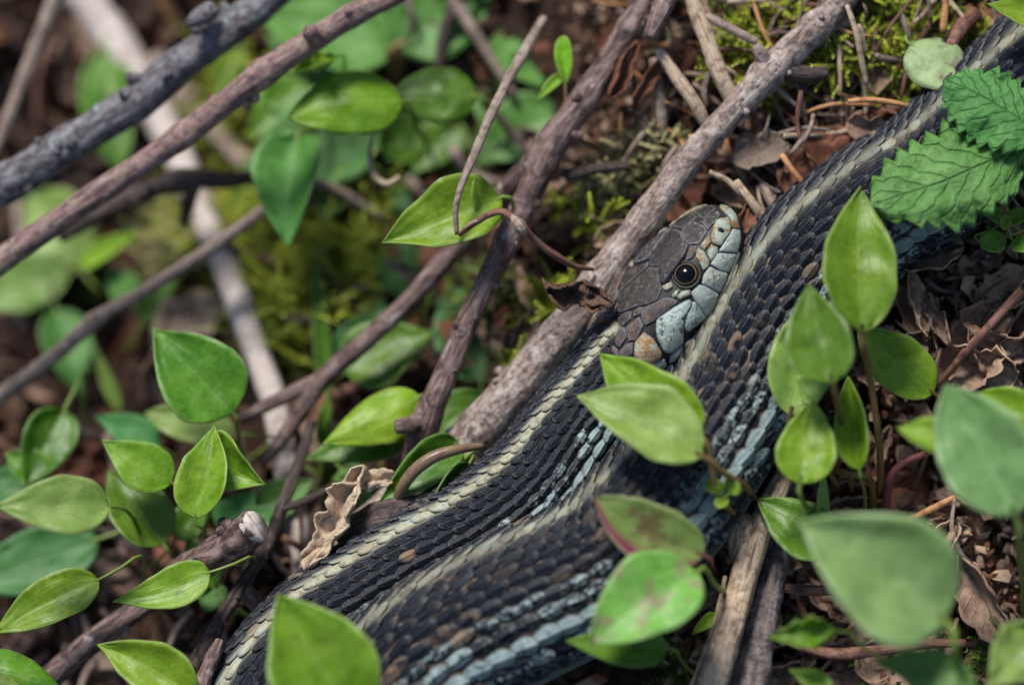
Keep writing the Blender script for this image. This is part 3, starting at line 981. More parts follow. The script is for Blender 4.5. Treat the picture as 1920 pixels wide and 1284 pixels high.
# ------------------------------------------------------------------ leaves and plants
def leaf_geo(b, tp, wpx, roll=0, cup=0.15, bend=0.0, p=0.58, q=1.12, sway=0.0, wavy=0.06, droop=0.0, serr=None, nu=13, nv=26, twist=0.0, quilt=0.07):
    B0, T0 = PT(*b), PT(*tp)
    dz = 0.22 * (T0[1] - B0[1])
    T0 = PT(tp[0], tp[1], tp[2] - dz * 0.6); B0 = PT(b[0], b[1], b[2] + dz * 0.4)
    Ax = T0 - B0
    ln = np.linalg.norm(Ax)
    a = Ax / ln
    n0 = np.array([0, 0.36, 1.0]); n0 = unit(n0 - a * (n0 @ a))
    s0 = np.cross(n0, a)
    seed = random.uniform(0, 60)
    if serr:
        nv = 60
    p *= random.uniform(0.88, 1.14); q *= random.uniform(0.9, 1.12); sway += random.gauss(0, 0.022); wavy *= random.uniform(0.7, 1.5)
    asy = random.uniform(-0.08, 0.08)
    tv = np.linspace(0, 1, nv)
    if q < 0.9 and not serr: q += 0.25
    f = tv ** p * (1 - tv) ** q
    tm = p / (p + q)
    f = f / (tm ** p * (1 - tm) ** q)
    f = np.maximum(f, 0.0)
    if serr:
        cyc = (tv * serr) % 1.0
        f = f * (1.0 - 0.24 * cyc) + 0.0
        cyc2 = (tv * serr * 3) % 1.0
        f = f * (1.0 - 0.04 * cyc2)
    W = wpx * PXC / 2
    uvx = np.linspace(-1, 1, nu)
    V = np.zeros((nv, nu, 3)); UV = np.zeros((nv, nu, 2))
    for j in range(nv):
        r = R_(roll + twist * (tv[j] - 0.5))
        n = math.cos(r) * n0 + math.sin(r) * s0
        s_ = math.cos(r) * s0 - math.sin(r) * n0
        mid = B0 + Ax * tv[j] + n * (bend * ln * 4 * tv[j] * (1 - tv[j]) - droop * ln * tv[j] ** 2) + s_ * sway * ln * math.sin(math.pi * tv[j])
        for i in range(nu):
            x = uvx[i] * f[j] * W * (1 + asy * np.sign(uvx[i]) + (0.05 * nz((tv[j] * 6, np.sign(uvx[i]), 0), 1.3, seed + 31)))
            k = cup * 1.5 * (0.6 * abs(uvx[i]) + 0.5 * uvx[i] ** 2) * f[j] * W * 1.25
            k += wavy * W * abs(uvx[i]) * nz((tv[j] * 3, uvx[i] * 1.2, 0), 1.5, seed) * 2.5
            k += quilt * W * f[j] * (nz((tv[j] * 5, uvx[i] * 2.5, 0), 1.0, seed + 7) + 0.5 * nz((tv[j] * 9, uvx[i] * 4, 0), 1.0, seed + 17))
            ser = 0
            if serr: ser = -abs(uvx[i]) ** 2 * 0.03 * ln * ((tv[j] * serr) % 1.0)
            # edges of a serrated leaf run forward along the side veins
            fw = 0.10 * ln * abs(uvx[i]) * (1 - tv[j]) if serr else 0
            V[j, i] = mid + s_ * x + n * k + a * (fw + ser)
            UV[j, i] = (uvx[i], tv[j])
    return V.reshape(-1, 3), grid_faces(nu, nv), UV.reshape(-1, 2), B0, a


def leaf_part(name, spec, parent, mat):
    kw = dict(spec[3]) if len(spec) > 3 else {}
    V, F, UV, B0, a = leaf_geo(spec[0], spec[1], spec[2], **kw)
    o = mk(name, V, F, mat, parent, uv=UV)
    sm = o.modifiers.new('thick', 'SOLIDIFY')
    sm.thickness = 0.00022
    sm.offset = 0
    return o, B0, a


def stalk(name, P, r0, r1, parent, mat, n=16, segs=8):
    S = catmull(np.array(P), n)
    T, N, B = frames(S)
    th = np.linspace(0, 2 * math.pi, segs, endpoint=False)
    rr = np.linspace(r0, r1, n)
    V = S[:, None] + rr[:, None, None] * (np.cos(th)[None, :, None] * N[:, None] + np.sin(th)[None, :, None] * B[:, None])
    F = [tuple(f) for f in grid_faces(segs, n, True)]
    F.append(tuple(range(segs))); F.append(tuple(range(segs * (n - 1), segs * n))[::-1])
    uv = np.zeros((n, segs, 2)); uv[..., 1] = np.linspace(0, 1, n)[:, None]
    return mk(name, V.reshape(-1, 3), F, mat, parent, uv=uv.reshape(-1, 2), base=S[0])


def plant(label, root, leaves, stem='stem_green', cat='seedling', name='seedling', group=None, rw=6, root_h=None):
    """root (px,py); leaves: (mat, base(px,py,h), tip(px,py,h), width px, opts, via or None)."""
    rp = ground_pt(*root, up=-0.15) if root_h is None else PT(root[0], root[1], root_h)
    e = empty(name, rp, label, cat, group)
    for lf in leaves:
        mt, b, tp, w, kw = lf[:5]
        o, B0, a = leaf_part('leaf', (b, tp, w, kw), e, M[mt])
        via = lf[5] if len(lf) > 5 else None
        if via == 'none': continue
        L = np.linalg.norm(B0 - rp)
        bs = B0 + a * 0.12
        if via:
            P = [bs, B0 - a * 0.1] + [PT(*v) for v in via]
            if len(lf) <= 6: P.append(rp)
        else:
            P = [bs, B0 - a * min(0.25, L * 0.2), B0 - a * min(0.6, L * 0.4) + np.array([0, 0, -0.15 * L]), rp]
        P = [q for k, q in enumerate(P) if k == 0 or np.linalg.norm(q - P[k - 1]) > 0.03]
        sc_ = w / 110
        stalk('petiole', P, max(2.2, rw * 0.55 * min(1.3, sc_)) * PXC, rw * 0.8 * PXC, e, M[stem])
    return e

# ------------------------------------------------------------------ sticks
def stick(label, pts, mat, name='fallen_stick', cat='stick', group=None, **kw):
    o = tube(name, pts, M[mat], **kw)
    return tag(o, label, cat, group)


def branch(label, main, mat, sides=(), name='fallen_branch', cat='branch', buds=8, **kw):
    """main stem plus side branches / knots as parts."""
    e = empty(name, PT(*main[-1][:3]), label, cat)
    tube('main_stem', main, M[mat], e, **kw)
    S = catmull(np.array([list(PT(*q[:3])) + [q[3] * PXC] for q in main]), 200)
    T, N, B = frames(S[:, :3])
    for k in range(buds):
        i = random.randint(10, 190)
        g = random.uniform(0, 6.283)
        dr = math.cos(g) * N[i] + math.sin(g) * B[i]
        if dr[2] < -0.3: dr = -dr
        ax = unit(dr + 0.5 * T[i] * random.choice((-1, 1)))
        rr = S[i, 3] * random.uniform(0.16, 0.42)
        V, F, _ = sphere(S[i, :3] + dr * S[i, 3] * 0.97, rr, ax, 8, 10, random.uniform(1.0, 1.9))
        for q in range(len(V)): V[q] += 0.25 * rr * nz(V[q], 8, k)
        mk('bud', V, F, M[mat], e, uv=np.array([(v[0] * 3 % 1, v[1]) for v in V]))
    for s in sides:
        tube(s[0], s[1], M[s[2] if len(s) > 2 else mat], e, **(s[3] if len(s) > 3 else {}))
    return e


branch('thick blurred grey branch with bluish lichen crossing above the hollow',
       [(-120, 425, -2.2, 40), (0, 350, -2.2, 39), (120, 275, -2.1, 38), (250, 195, -2.1, 37), (340, 120, -2.1, 36), (430, 55, -2.2, 36), (540, -40, -2.3, 34), (640, -140, -2.4, 33)],
       'grey', [('knot', [(395, 20, -1.9, 20), (370, 35, -1.6, 17), (352, 45, -1.5, 8)])], rough=0.14, nscale=1.5, segs=20, buds=16)
branch('pinkish brown branch with a knot below the thick grey branch',
       [(-120, 575, -1.6, 24), (0, 490, -1.6, 24), (150, 385, -1.6, 24), (300, 285, -1.5, 24), (400, 210, -1.5, 25), (490, 140, -1.4, 26), (580, 80, -1.4, 24), (660, 30, -1.4, 22), (750, -12, -1.4, 18), (790, -60, -1.4, 17)],
       'pink', [('knot', [(592, 75, -1.2, 17), (580, 60, -1.0, 15), (572, 52, -0.95, 7)])], rough=0.1, nscale=1.6, knots=((0.68, 0.18, 0.02), (0.5, 0.12, 0.02), (0.86, 0.2, 0.02)), segs=18)
stick('long bleached pale stick sloping down under the other branches', [(90, -90, -6.6, 46), (180, 20, -6.3, 44), (240, 120, -5.9, 42), (310, 240, -5.4, 37), (375, 390, -4.6, 30), (430, 520, -4.0, 28), (480, 660, -3.4, 27), (515, 760, -2.9, 26), (535, 870, -2.6, 27), (555, 980, -2.3, 27), (575, 1090, -2.1, 25)],
      'white', rough=0.08, nscale=1.4, segs=18)
stick('slender grey brown twig slanting up with one small node', [(-80, 800, -3.0, 17), (0, 742, -2.9, 16), (100, 668, -2.8, 15), (190, 592, -2.8, 15), (280, 540, -2.8, 13), (400, 462, -2.9, 13), (520, 378, -3.0, 12), (600, 345, -3.3, 10), (720, 410, -3.8, 10)],
      'tan', knots=((0.33, 0.3, 0.02),), rough=0.08)
branch('dark brown twig with swollen node under the pinkish branch', [(110, 440, -3.6, 20), (200, 392, -3.5, 21), (290, 352, -3.4, 21), (360, 335, -3.3, 22), (430, 338, -3.4, 18), (500, 325, -3.6, 14)], 'dark',
       [('side_shoot', [(365, 340, -3.3, 16), (352, 385, -3.6, 15), (345, 420, -4.2, 12)])], name='dark_twig', cat='twig', knots=((0.6, 0.3, 0.04),))
stick('thin grey weathered stem leaning across the dark corner', [(125, -60, -4.0, 17), (95, 20, -4.0, 17), (60, 110, -4.0, 16), (30, 185, -4.0, 14), (5, 250, -4.0, 13), (-30, 330, -4.1, 12)], 'tan', rough=0.14, name='weathered_stalk', cat='stalk')
stick('blurred pale pinkish stick deep in the hollow', [(290, 110, -6.4, 26), (350, 190, -6.1, 26), (420, 265, -5.7, 25), (480, 320, -5.3, 23), (600, 390, -5.0, 20), (740, 420, -4.6, 18)], 'tan', name='sunken_stick')
stick('short reddish stick lying on the hollow floor', [(-40, 1090, -3.3, 22), (60, 1010, -2.9, 20), (140, 950, -2.8, 17)], 'pink', name='short_stick')

branch('forked reddish brown branch running down beside the speckled branch',
       [(1260, -110, -1.6, 25), (1205, 5, -1.5, 25), (1150, 105, -1.45, 26), (1090, 195, -1.4, 28), (1030, 275, -1.35, 32), (1000, 345, -1.3, 27), (965, 420, -1.25, 24), (915, 525, -1.2, 23), (870, 620, -1.15, 22), (830, 715, -1.1, 24), (800, 785, -1.1, 30), (785, 840, -1.3, 27), (770, 900, -1.8, 24)],
       'brown', [('side_branch', [(1020, 290, -1.45, 28), (965, 340, -1.7, 22), (905, 410, -1.9, 20), (840, 480, -2.0, 21), (770, 560, -2.0, 19), (690, 635, -2.0, 19), (610, 705, -2.0, 19), (565, 770, -2.0, 17), (520, 835, -2.0, 14), (490, 868, -2.1, 10)]),
                 ('side_shoot', [(605, 708, -2.05, 16), (550, 735, -2.05, 15), (495, 762, -2.0, 13), (448, 788, -2.0, 10)]),
                 ('stub', [(800, 785, -1.1, 20), (770, 795, -0.95, 17), (742, 800, -0.9, 15)])],
       knots=((0.16, 0.12, 0.015), (0.42, 0.1, 0.02), (0.55, 0.1, 0.015)), rough=0.14, nscale=2.4, segs=24, step=0.08, buds=24)

sp = branch('long speckled pinkish grey branch lying beneath the snake head',
            [(1640, -90, -1.1, 24), (1580, 0, -1.0, 26), (1520, 62, -1.0, 27), (1460, 118, -0.95, 31), (1400, 180, -0.95, 28), (1330, 258, -0.95, 26), (1265, 335, -1.0, 29), (1205, 420, -1.05, 31), (1140, 505, -1.1, 34), (1070, 600, -1.15, 38), (1000, 690, -1.2, 40), (930, 770, -1.3, 44), (860, 850, -1.4, 48), (780, 925, -1.5, 52), (690, 1010, -1.6, 56), (600, 1090, -1.8, 58)],
            'speck', [('stub', [(1470, 130, -0.95, 24), (1505, 138, -0.95, 16), (1550, 138, -0.95, 14)], 'dark'),
                      ('knot', [(1440, 125, -0.9, 20), (1425, 98, -0.8, 14), (1418, 84, -0.78, 8)]),
                      ('stub', [(1545, 50, -1.0, 14), (1580, 42, -1.05, 11), (1600, 38, -1.1, 9)], 'tan')],
            knots=((0.115, 0.28, 0.012), (0.20, 0.15, 0.012), (0.42, 0.06, 0.02), (0.5, 0.06, 0.01)), rough=0.09, nscale=2.6, segs=28, step=0.07)
# lenticels on the speckled branch
for k in range(34):
    f = random.uniform(0.25, 0.9)
    px = np.interp(f, [0, 0.3, 0.5, 0.7, 1], [1330, 1205, 1070, 930, 780]); py = np.interp(f, [0, 0.3, 0.5, 0.7, 1], [258, 420, 600, 770, 925])
    hh = np.interp(f, [0, 1], [-0.95, -1.5]); rr = np.interp(f, [0, 1], [26, 50])
    a_ = random.uniform(-0.9, 0.9)
    C0 = PT(px, py, hh)
    dirv = np.array([-0.72, -0.69, 0]); sd = np.array([0.72, -0.69, 0]) @ np.eye(3)
    nrm = math.cos(a_) * np.array([0, 0, 1.0]) + math.sin(a_) * np.array([0.76, -0.64, 0])
    V, F, _ = sphere(C0 + nrm * rr * PXC * 1.0, random.uniform(0.022, 0.04), nrm, 6, 10, 0.45)
    mk('lenticel', V, F, M['tan'] if k % 3 else M['dark'], sp, uv=np.zeros((len(V), 2)))

stick('thin pale crooked twig drooping onto a green leaf', [(1020, 35, -1.7, 9), (985, 95, -1.4, 11), (945, 165, -1.1, 10), (910, 235, -0.8, 9), (882, 310, -0.5, 8), (862, 365, -0.3, 6), (855, 400, -0.3, 6), (857, 440, -0.35, 4)], 'tan', name='crooked_twig', cat='twig', rough=0.12, wave=0.06, step=0.06)
branch('withered brown tendril arching over the forked branch', [(862, 440, -0.3, 4), (890, 420, -0.1, 6), (935, 398, 0.0, 7), (965, 415, 0.0, 9), (1000, 450, -0.2, 7), (1040, 480, -0.4, 8), (1075, 500, -0.6, 6), (1112, 505, -0.8, 4)], 'rust',
       [('side_shoot', [(905, 412, -0.1, 4), (885, 418, 0, 4), (872, 428, 0, 3)], 'tan'), ('dry_bract', [(960, 405, 0.05, 6), (975, 425, 0.15, 14), (985, 440, 0.1, 5)], 'tan')], name='dry_tendril', cat='tendril', buds=0, rough=0.2, nscale=4, step=0.05, wave=0.05)

stick('splintered pale stick lying against the dark ringed stick', [(1500, 830, -0.6, 12), (1470, 890, -0.3, 18), (1425, 985, 0.0, 24), (1395, 1080, 0.3, 25), (1365, 1180, 0.6, 26), (1335, 1290, 0.9, 27), (1300, 1400, 1.1, 28)], 'straw', name='splintered_stick', rough=0.14, nscale=3, ridges=0.12, segs=22)
stick('dark ringed stick with banded bark beside the splintered stick', [(1490, 900, -0.9, 22), (1460, 1000, -0.6, 27), (1442, 1080, -0.3, 31), (1425, 1170, 0.0, 33), (1405, 1290, 0.3, 34), (1385, 1400, 0.5, 34)], 'ringed', name='ringed_stick', rough=0.1, segs=22, knots=((0.45, 0.06, 0.02), (0.6, 0.06, 0.02), (0.72, 0.06, 0.02)))
stick('flaking bark shred hanging on the splintered stick', [(1370, 965, -0.2, 10), (1390, 990, 0.1, 26), (1385, 1030, 0.1, 18), (1365, 1050, -0.1, 6)], 'straw', name='bark_shred', cat='bark', rough=0.5, nscale=4)

branch('broken stub with frayed cut end among the shoots', [(330, 1085, -1.0, 30), (385, 1050, -0.6, 33), (430, 1022, -0.4, 34), (478, 985, -0.2, 33)], 'brown',
       [('cut_end', [(470, 991, -0.22, 31), (482, 982, -0.17, 30)], 'white', dict(rough=0.25, nscale=5))], name='broken_stub', rough=0.16, nscale=3.5, ridges=0.12, segs=24, step=0.06)
stick('smooth brown stick lying low beside the lime leaf', [(40, 1320, -1.4, 26), (110, 1255, -1.2, 25), (190, 1190, -1.1, 24), (270, 1135, -1.2, 21), (340, 1095, -1.5, 16)], 'brown', name='smooth_stick', rough=0.05)
branch('knobbly thin dark twig running down to the snake', [(585, 790, -1.9, 9), (560, 870, -1.6, 11), (525, 960, -1.2, 13), (490, 1040, -0.9, 13), (450, 1100, -0.7, 13), (405, 1175, -0.5, 14), (365, 1245, -0.3, 15), (330, 1320, -0.2, 15)], 'dark',
       [('side_shoot', [(525, 955, -1.2, 9), (580, 935, -1.3, 8), (635, 905, -1.5, 6)]), ('side_shoot', [(500, 1020, -1.0, 8), (540, 1078, -1.2, 7), (600, 1082, -1.5, 6)])], name='knobbly_twig', cat='twig', rough=0.3, nscale=4.5, step=0.06)
stick('short ridged twig end pointing up beside the snake', [(412, 1200, -0.2, 9), (402, 1225, -0.1, 13), (385, 1265, 0.0, 14), (365, 1330, 0.1, 15)], 'brown', name='short_twig', cat='twig', rough=0.2, nscale=4, step=0.05)
stick('pinkish brown stick end poking from under the snake', [(540, 1120, -1.3, 15), (495, 1145, -1.1, 16), (455, 1100, -1.3, 14)], 'pink', name='hidden_stick')
stick('dark mossy stick end sticking from the curled tan leaf', [(640, 1010, -1.0, 20), (690, 985, -0.8, 36), (735, 970, -0.7, 40), (790, 960, -0.9, 36)], 'dark', name='stick_end', rough=0.16)

# straws, needles and stems round the top of the bank
HERO = [
    ('straw', 'thick golden straw leaning beside yellow moss', [(1285, -30, -1.3, 14), (1320, 60, -1.1, 16), (1350, 140, -1.0, 17), (1375, 190, -1.05, 16)]),
    ('straw', 'split pale straw resting against the forked branch', [(1235, 95, -1.2, 9), (1265, 140, -1.1, 13), (1300, 190, -1.0, 13), (1325, 235, -1.1, 12)]),
    ('brown', 'small cut twig end beside the forked branch tip', [(1265, -40, -1.2, 20), (1240, 20, -1.0, 20), (1217, 72, -0.9, 15)]),
    ('tan', 'grey stem slanting below the golden straw', [(1225, 110, -1.5, 9), (1238, 190, -1.5, 11), (1245, 260, -1.6, 10)]),
    ('orange', 'bright orange needle pointing at the snake', [(1465, 290, -0.8, 6), (1490, 325, -0.75, 6), (1525, 365, -0.8, 5)]),
    ('straw', 'pale straw tucked between snout and far coil', [(1380, 340, -0.9, 7), (1410, 380, -0.8, 9), (1445, 430, -0.9, 9)]),
    ('straw', 'thin white straw curving above the snout', [(1330, 322, -0.9, 4), (1365, 340, -0.9, 6), (1395, 370, -0.9, 5)]),
    ('tan', 'dull brown straw above the snout', [(1430, 345, -1.2, 9), (1450, 385, -1.1, 10), (1470, 420, -1.2, 9)]),
    ('straw', 'thin upright straw standing in the moss', [(1588, 10, -0.8, 4), (1605, 60, -0.75, 6), (1615, 110, -0.8, 6), (1625, 160, -0.9, 5)]),
    ('orange', 'rust coloured needle lying flat before the spotted leaf', [(1590, 190, -0.8, 4), (1640, 188, -0.75, 6), (1710, 200, -0.8, 5)]),
    ('pink', 'short pink stem leaning on the far coil', [(1745, 165, -0.9, 9), (1720, 205, -0.8, 12), (1690, 250, -0.8, 12)]),
    ('rust', 'dark red stem rising at the corner beside the coil', [(1830, 25, -1.2, 14), (1800, 55, -1.0, 17), (1780, 90, -0.9, 16)]),
    ('orange', 'upright orange stem above the spotted leaf', [(1775, -30, -0.8, 6), (1772, 20, -0.8, 7), (1768, 60, -0.8, 7)]),
    ('dark', 'dark stick lying along the far coil edge', [(1895, 20, -1.2, 12), (1860, 70, -1.1, 14), (1825, 130, -1.1, 12)]),
    ('tan', 'curled pale stalk on the red dead leaf', [(1525, 215, -0.9, 4), (1518, 245, -0.8, 5), (1495, 275, -0.8, 6), (1482, 290, -0.9, 4)]),
    ('tan', 'short stalk pointing into the moss by the branch knot', [(1325, 30, -1.1, 8), (1370, 55, -1.0, 9), (1420, 80, -1.0, 8)]),
    ('rust', 'dark twig crossing the dry leaves behind the round leaf', [(1925, 535, -0.4, 10), (1870, 595, -0.3, 9), (1810, 660, -0.3, 8), (1760, 722, -0.6, 6)]),
    ('orange', 'double orange needle in the litter beyond the leaves', [(1690, 982, -0.4, 5), (1745, 955, -0.3, 7), (1790, 932, -0.4, 6)]),
    ('rust', 'reddish twig lying across the dark litter', [(1480, 1205, -0.3, 7), (1560, 1225, 0.0, 12), (1640, 1220, 0.1, 11), (1730, 1207, 0.2, 10), (1810, 1205, 0.2, 8)]),
    ('tan', 'brown stick running under the ringed stick', [(1180, 1150, -0.6, 24), (1250, 1130, -0.6, 26), (1340, 1108, -0.7, 22)]),
    ('rust', 'flat brown stalk beside the ringed stick', [(1455, 1100, -0.3, 8), (1510, 1106, -0.2, 11), (1560, 1106, -0.3, 9)]),
    ('rust', 'thin needle across the litter below the blurred leaf', [(1590, 1180, 0, 4), (1625, 1150, 0.1, 5), (1680, 1110, 0, 4)]),
    ('tan', 'curved thin fibre looping over the litter', [(1790, 935, -0.3, 3), (1785, 990, -0.2, 5), (1800, 1035, -0.2, 5), (1825, 1060, -0.4, 4)]),
    ('straw', 'thin bright straw beside the pale splintered stick', [(1360, 1080, 0.3, 4), (1340, 1170, 0.5, 5), (1315, 1240, 0.6, 5), (1290, 1300, 0.6, 4)]),
    ('dark', 'dark rotten stem lying behind the bracken moss', [(1060, 330, -1.6, 12), (1110, 318, -1.5, 11), (1180, 310, -1.5, 10)]),
    ('straw', 'coiled white tendril hanging by the glossy leaf', [(705, 240, -2.2, 3), (693, 285, -2.2, 5), (700, 325, -2.1, 6), (725, 345, -2.0, 6), (750, 332, -2.0, 5)]),
]
for mt, lab, pts in HERO:
    nm = 'needle' if 'needle' in lab else ('tendril' if 'tendril' in lab or 'fibre' in lab else ('straw' if 'straw' in lab else ('twig' if 'twig' in lab else ('stick' if 'stick' in lab else 'stalk'))))
    stick(lab, pts, mt, name=nm, cat=nm, rough=0.12, nscale=4, step=0.06, segs=10)

# ------------------------------------------------------------------ green plants
K = dict
plant('large glossy green leaf with pointed tip above the light shoots', (470, 930), [
    ('mid', (437, 775, -1.3), (286, 616, -1.3), 168, K(cup=0.22, bend=0.03, wavy=0.06), [(445, 800, -1.4), (455, 860, -2.2)])])
plant('cluster of three fresh leaves, two light and one dark', (350, 1075), [
    ('bright', (322, 905, -0.9), (192, 826, -0.8), 98, K(cup=0.1, bend=0.05)),
    ('bright', (366, 972, -0.4), (402, 798, -0.5), 100, K(cup=0.25, roll=8, bend=0.02), [(385, 1000, -0.7)]),
    ('mid', (308, 1022, -1.3), (202, 882, -1.5), 118, K(cup=0.2, roll=-10, bend=0.02), [(325, 1045, -1.5)])])
plant('bright leaf with shining curled edge beside the light shoots', (470, 1000), [
    ('bright', (398, 832, -1.0), (498, 908, -0.7), 118, K(cup=0.35, roll=-25, bend=0.08, sway=-0.08), [(420, 880, -1.4)])])
plant('broad pale leaf pointing away from the three leaf cluster', (270, 1000), [
    ('pale', (207, 950, 0.7), (-12, 948, 1.0), 112, K(cup=0.12, roll=5, bend=0.04), [(240, 960, 0)])])
plant('lime green leaf lying over the smooth brown stick', (440, 1110), [
    ('bright', (394, 1072, 0.0), (212, 1128, 0.0), 84, K(cup=0.12, bend=0.02, sway=0.02))])
plant('pointed leaf with long tip near the smooth brown stick', (270, 1120), [
    ('bright', (186, 1086, -0.2), (-12, 1188, -0.1), 96, K(cup=0.15, bend=0.03, sway=-0.03, q=1.0))])
plant('fresh leaf with folded midrib between twig and smooth stick', (420, 1400), [
    ('bright', (370, 1310, 0.4), (182, 1208, 0.3), 108, K(cup=0.3, roll=10))])
plant('arched yellowish leaf over the smooth brown stick end', (-40, 1340), [
    ('mid', (-50, 1245, 0.3), (125, 1300, 0.1), 100, K(cup=-0.2, bend=0.06)),
    ('pale', (-60, 1275, 0.6), (60, 1310, 0.4), 70, K(cup=0.1))], group=None)
plant('big soft green leaf standing in front of both snake coils', (700, 1420), [
    ('bright', (668, 1350, 1.6), (522, 1115, 1.8), 196, K(cup=0.28, bend=0.03, roll=6, q=0.75), [(690, 1400, 0.8), (790, 1500, -1.0)])], root_h=-1.5)
plant('glossy green leaf leaning on the forked branch', (820, 900), [
    ('bright', (790, 745, -1.4), (606, 832, -1.3), 108, K(cup=-0.15, bend=0.08), [(800, 800, -2.2)])])
plant('flat green leaf under the glossy leaf by the stub', (770, 990), [
    ('mid', (760, 815, -1.7), (572, 862, -1.6), 90, K(cup=0.1, bend=0.03), [(775, 870, -2.2)])])
plant('large soft green leaf behind the thin fork of the branch', (640, 760), [
    ('mid', (645, 690, -2.7), (822, 622, -2.6), 150, K(cup=0.1, roll=8), [(630, 730, -3.2)])])
plant('green leaf wedged between forked and speckled branches', (830, 880), [
    ('mid', (812, 815, -1.9), (945, 738, -1.9), 100, K(cup=0.1), [(820, 850, -2.4)])])
plant('leaf curled beside the dry tan leaf and snake', (880, 860), [
    ('mid', (858, 826, -1.0), (706, 948, -0.7), 84, K(cup=0.3, roll=12, bend=0.05), [(875, 840, -1.3)]),
    ('mid', (880, 868, -0.7), (790, 1010, -0.6), 70, K(cup=0.4, roll=30), [(885, 855, -1.2)])])
plant('bright green leaf under the crooked twig', (1010, 430), [
    ('bright', (940, 372, -0.9), (716, 458, -0.9), 138, K(cup=0.22, bend=0.05, sway=0.05, wavy=0.08), [(965, 385, -1.3)]),
    ('bright', (925, 420, -1.0), (893, 328, -0.8), 58, K(cup=0.1, roll=-20, q=0.5), 'none')])
plant('shining bright leaf with drooping tip over pointed leaves', (815, 300), [
    ('bright', (754, 190, -1.9), (538, 222, -1.7), 142, K(cup=-0.12, bend=0.10, q=0.7, wavy=0.06), [(775, 225, -2.2), (800, 270, -3.2)])])
plant('rounded light green leaf touching the crooked twig', (960, 290), [
    ('mid', (893, 182, -2.2), (738, 172, -2.2), 122, K(cup=-0.1, bend=0.07, q=0.6), [(920, 205, -2.4), (950, 250, -3.2)])])
plant('hanging pale teal leaf with long drooping tip', (640, 230), [
    ('teal', (560, 255, -2.8), (540, 465, -2.6), 140, K(cup=0.3, roll=-10, q=1.15, p=0.45), [(600, 240, -3.5)])])
plant('wide dim leaf behind the hanging pale leaf', (760, 350), [
    ('teal', (700, 210, -4.0), (440, 345, -4.0), 215, K(cup=0.1), [(740, 280, -4.5)]),
    ('teal', (690, 215, -4.2), (455, 150, -4.3), 150, K(cup=0.1), [(735, 270, -4.5)])])
plant('pair of broad dim leaves sprouting above the shining leaf', (745, 200), [
    ('teal', (738, 105, -4.2), (465, 20, -4.2), 195, K(cup=0.15), [(742, 150, -4.5)]),
    ('teal', (745, 90, -4.0), (945, -50, -4.0), 185, K(cup=0.15), [(742, 150, -4.5)])], stem='stem_brown', rw=14)
plant('large dim leaf behind the crooked twig', (1060, 330), [
    ('teal', (1060, 300, -4.0), (900, 80, -4.2), 225, K(cup=0.1, q=0.6), [(1065, 320, -4.3)]),
    ('teal', (1000, 330, -4.0), (880, 280, -4.2), 120, K(cup=0.1), 'none')])
plant('dim green leaf beyond the forked branch', (1160, 330), [
    ('teal', (1055, 300, -3.4), (1215, 180, -3.4), 175, K(cup=0.1, q=0.6), [(1070, 320, -3.8)])])
plant('upright dim leaf above the forked branch', (1080, 260), [
    ('teal', (1130, 170, -4.0), (1070, -10, -4.0), 150, K(cup=0.1, q=0.6), [(1120, 210, -4.2)])])
plant('tiny twisted lime leaf by the forked branch', (1160, 300), [
    ('lime', (1060, 160, -1.5), (1058, 68, -1.4), 34, K(cup=0.3, p=0.9, q=0.3, twist=40)),
    ('lime', (1056, 140, -1.5), (1007, 190, -1.4), 22, K(cup=0.3), 'none')], stem='stem_brown', rw=8)
plant('small frilly lime leaf on the shining leaf', (640, 180), [
    ('lime', (632, 105, -1.9), (540, 138, -1.8), 48, K(cup=0.3, wavy=0.25, serr=5), [(645, 130, -2.3)])])
plant('pair of blurred pale leaves in the far hollow', (140, 560), [
    ('pale', (150, 500, -5.6), (60, 365, -5.8), 170, K(cup=0.1, roll=15, q=0.5)),
    ('pale', (130, 505, -5.4), (-50, 575, -5.6), 125, K(cup=0.1))])
plant('lime green pointed leaf in the far hollow', (140, 560), [
    ('lime', (150, 505, -4.8), (262, 432, -4.7), 55, K(cup=0.3, roll=20))])
plant('dark drooping leaf in the black hollow', (120, 560), [
    ('teal', (105, 580, -5.0), (150, 745, -4.8), 110, K(cup=0.2, roll=15))])
plant('thin pale blade below the slender twig', (240, 800), [
    ('pale', (225, 770, -4.0), (175, 640, -3.8), 30, K(cup=0.2))])
plant('green leaf split by the thick grey branch', (230, 330), [
    ('mid', (200, 90, -5.6), (225, 320, -5.4), 118, K(cup=0.15, q=0.5))])
plant('dull green leaf hanging at the hollow edge', (150, 860), [
    ('mid', (120, 770, -2.4), (50, 910, -2.2), 104, K(cup=0.25, roll=15, q=0.7))])
plant('light leaf behind the large glossy leaf', (440, 880), [
    ('pale', (440, 810, -2.3), (270, 775, -2.3), 80, K(cup=0.1, q=0.6)),
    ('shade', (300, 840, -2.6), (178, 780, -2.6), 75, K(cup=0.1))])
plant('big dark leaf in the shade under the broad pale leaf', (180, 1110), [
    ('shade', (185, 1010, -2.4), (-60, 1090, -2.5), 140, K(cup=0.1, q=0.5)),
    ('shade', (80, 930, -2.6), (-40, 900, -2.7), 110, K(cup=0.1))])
plant('small round leaves in the shade under the broken stub', (420, 1130), [
    ('mid', (400, 1100, -1.6), (350, 1010, -1.5), 70, K(cup=0.1)),
    ('teal', (420, 1130, -1.5), (372, 1100, -1.6), 60, K(cup=0.1)),
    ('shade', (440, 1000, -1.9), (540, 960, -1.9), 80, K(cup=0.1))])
plant('upright grass blade in the mossy hollow', (612, 760), [
    ('mid', (612, 740, -3.2), (592, 482, -3.2), 34, K(cup=0.4, p=0.4, q=0.6)),
    ('mid', (605, 840, -2.6), (618, 735, -2.6), 30, K(cup=0.4))], name='grass_blade', cat='grass')
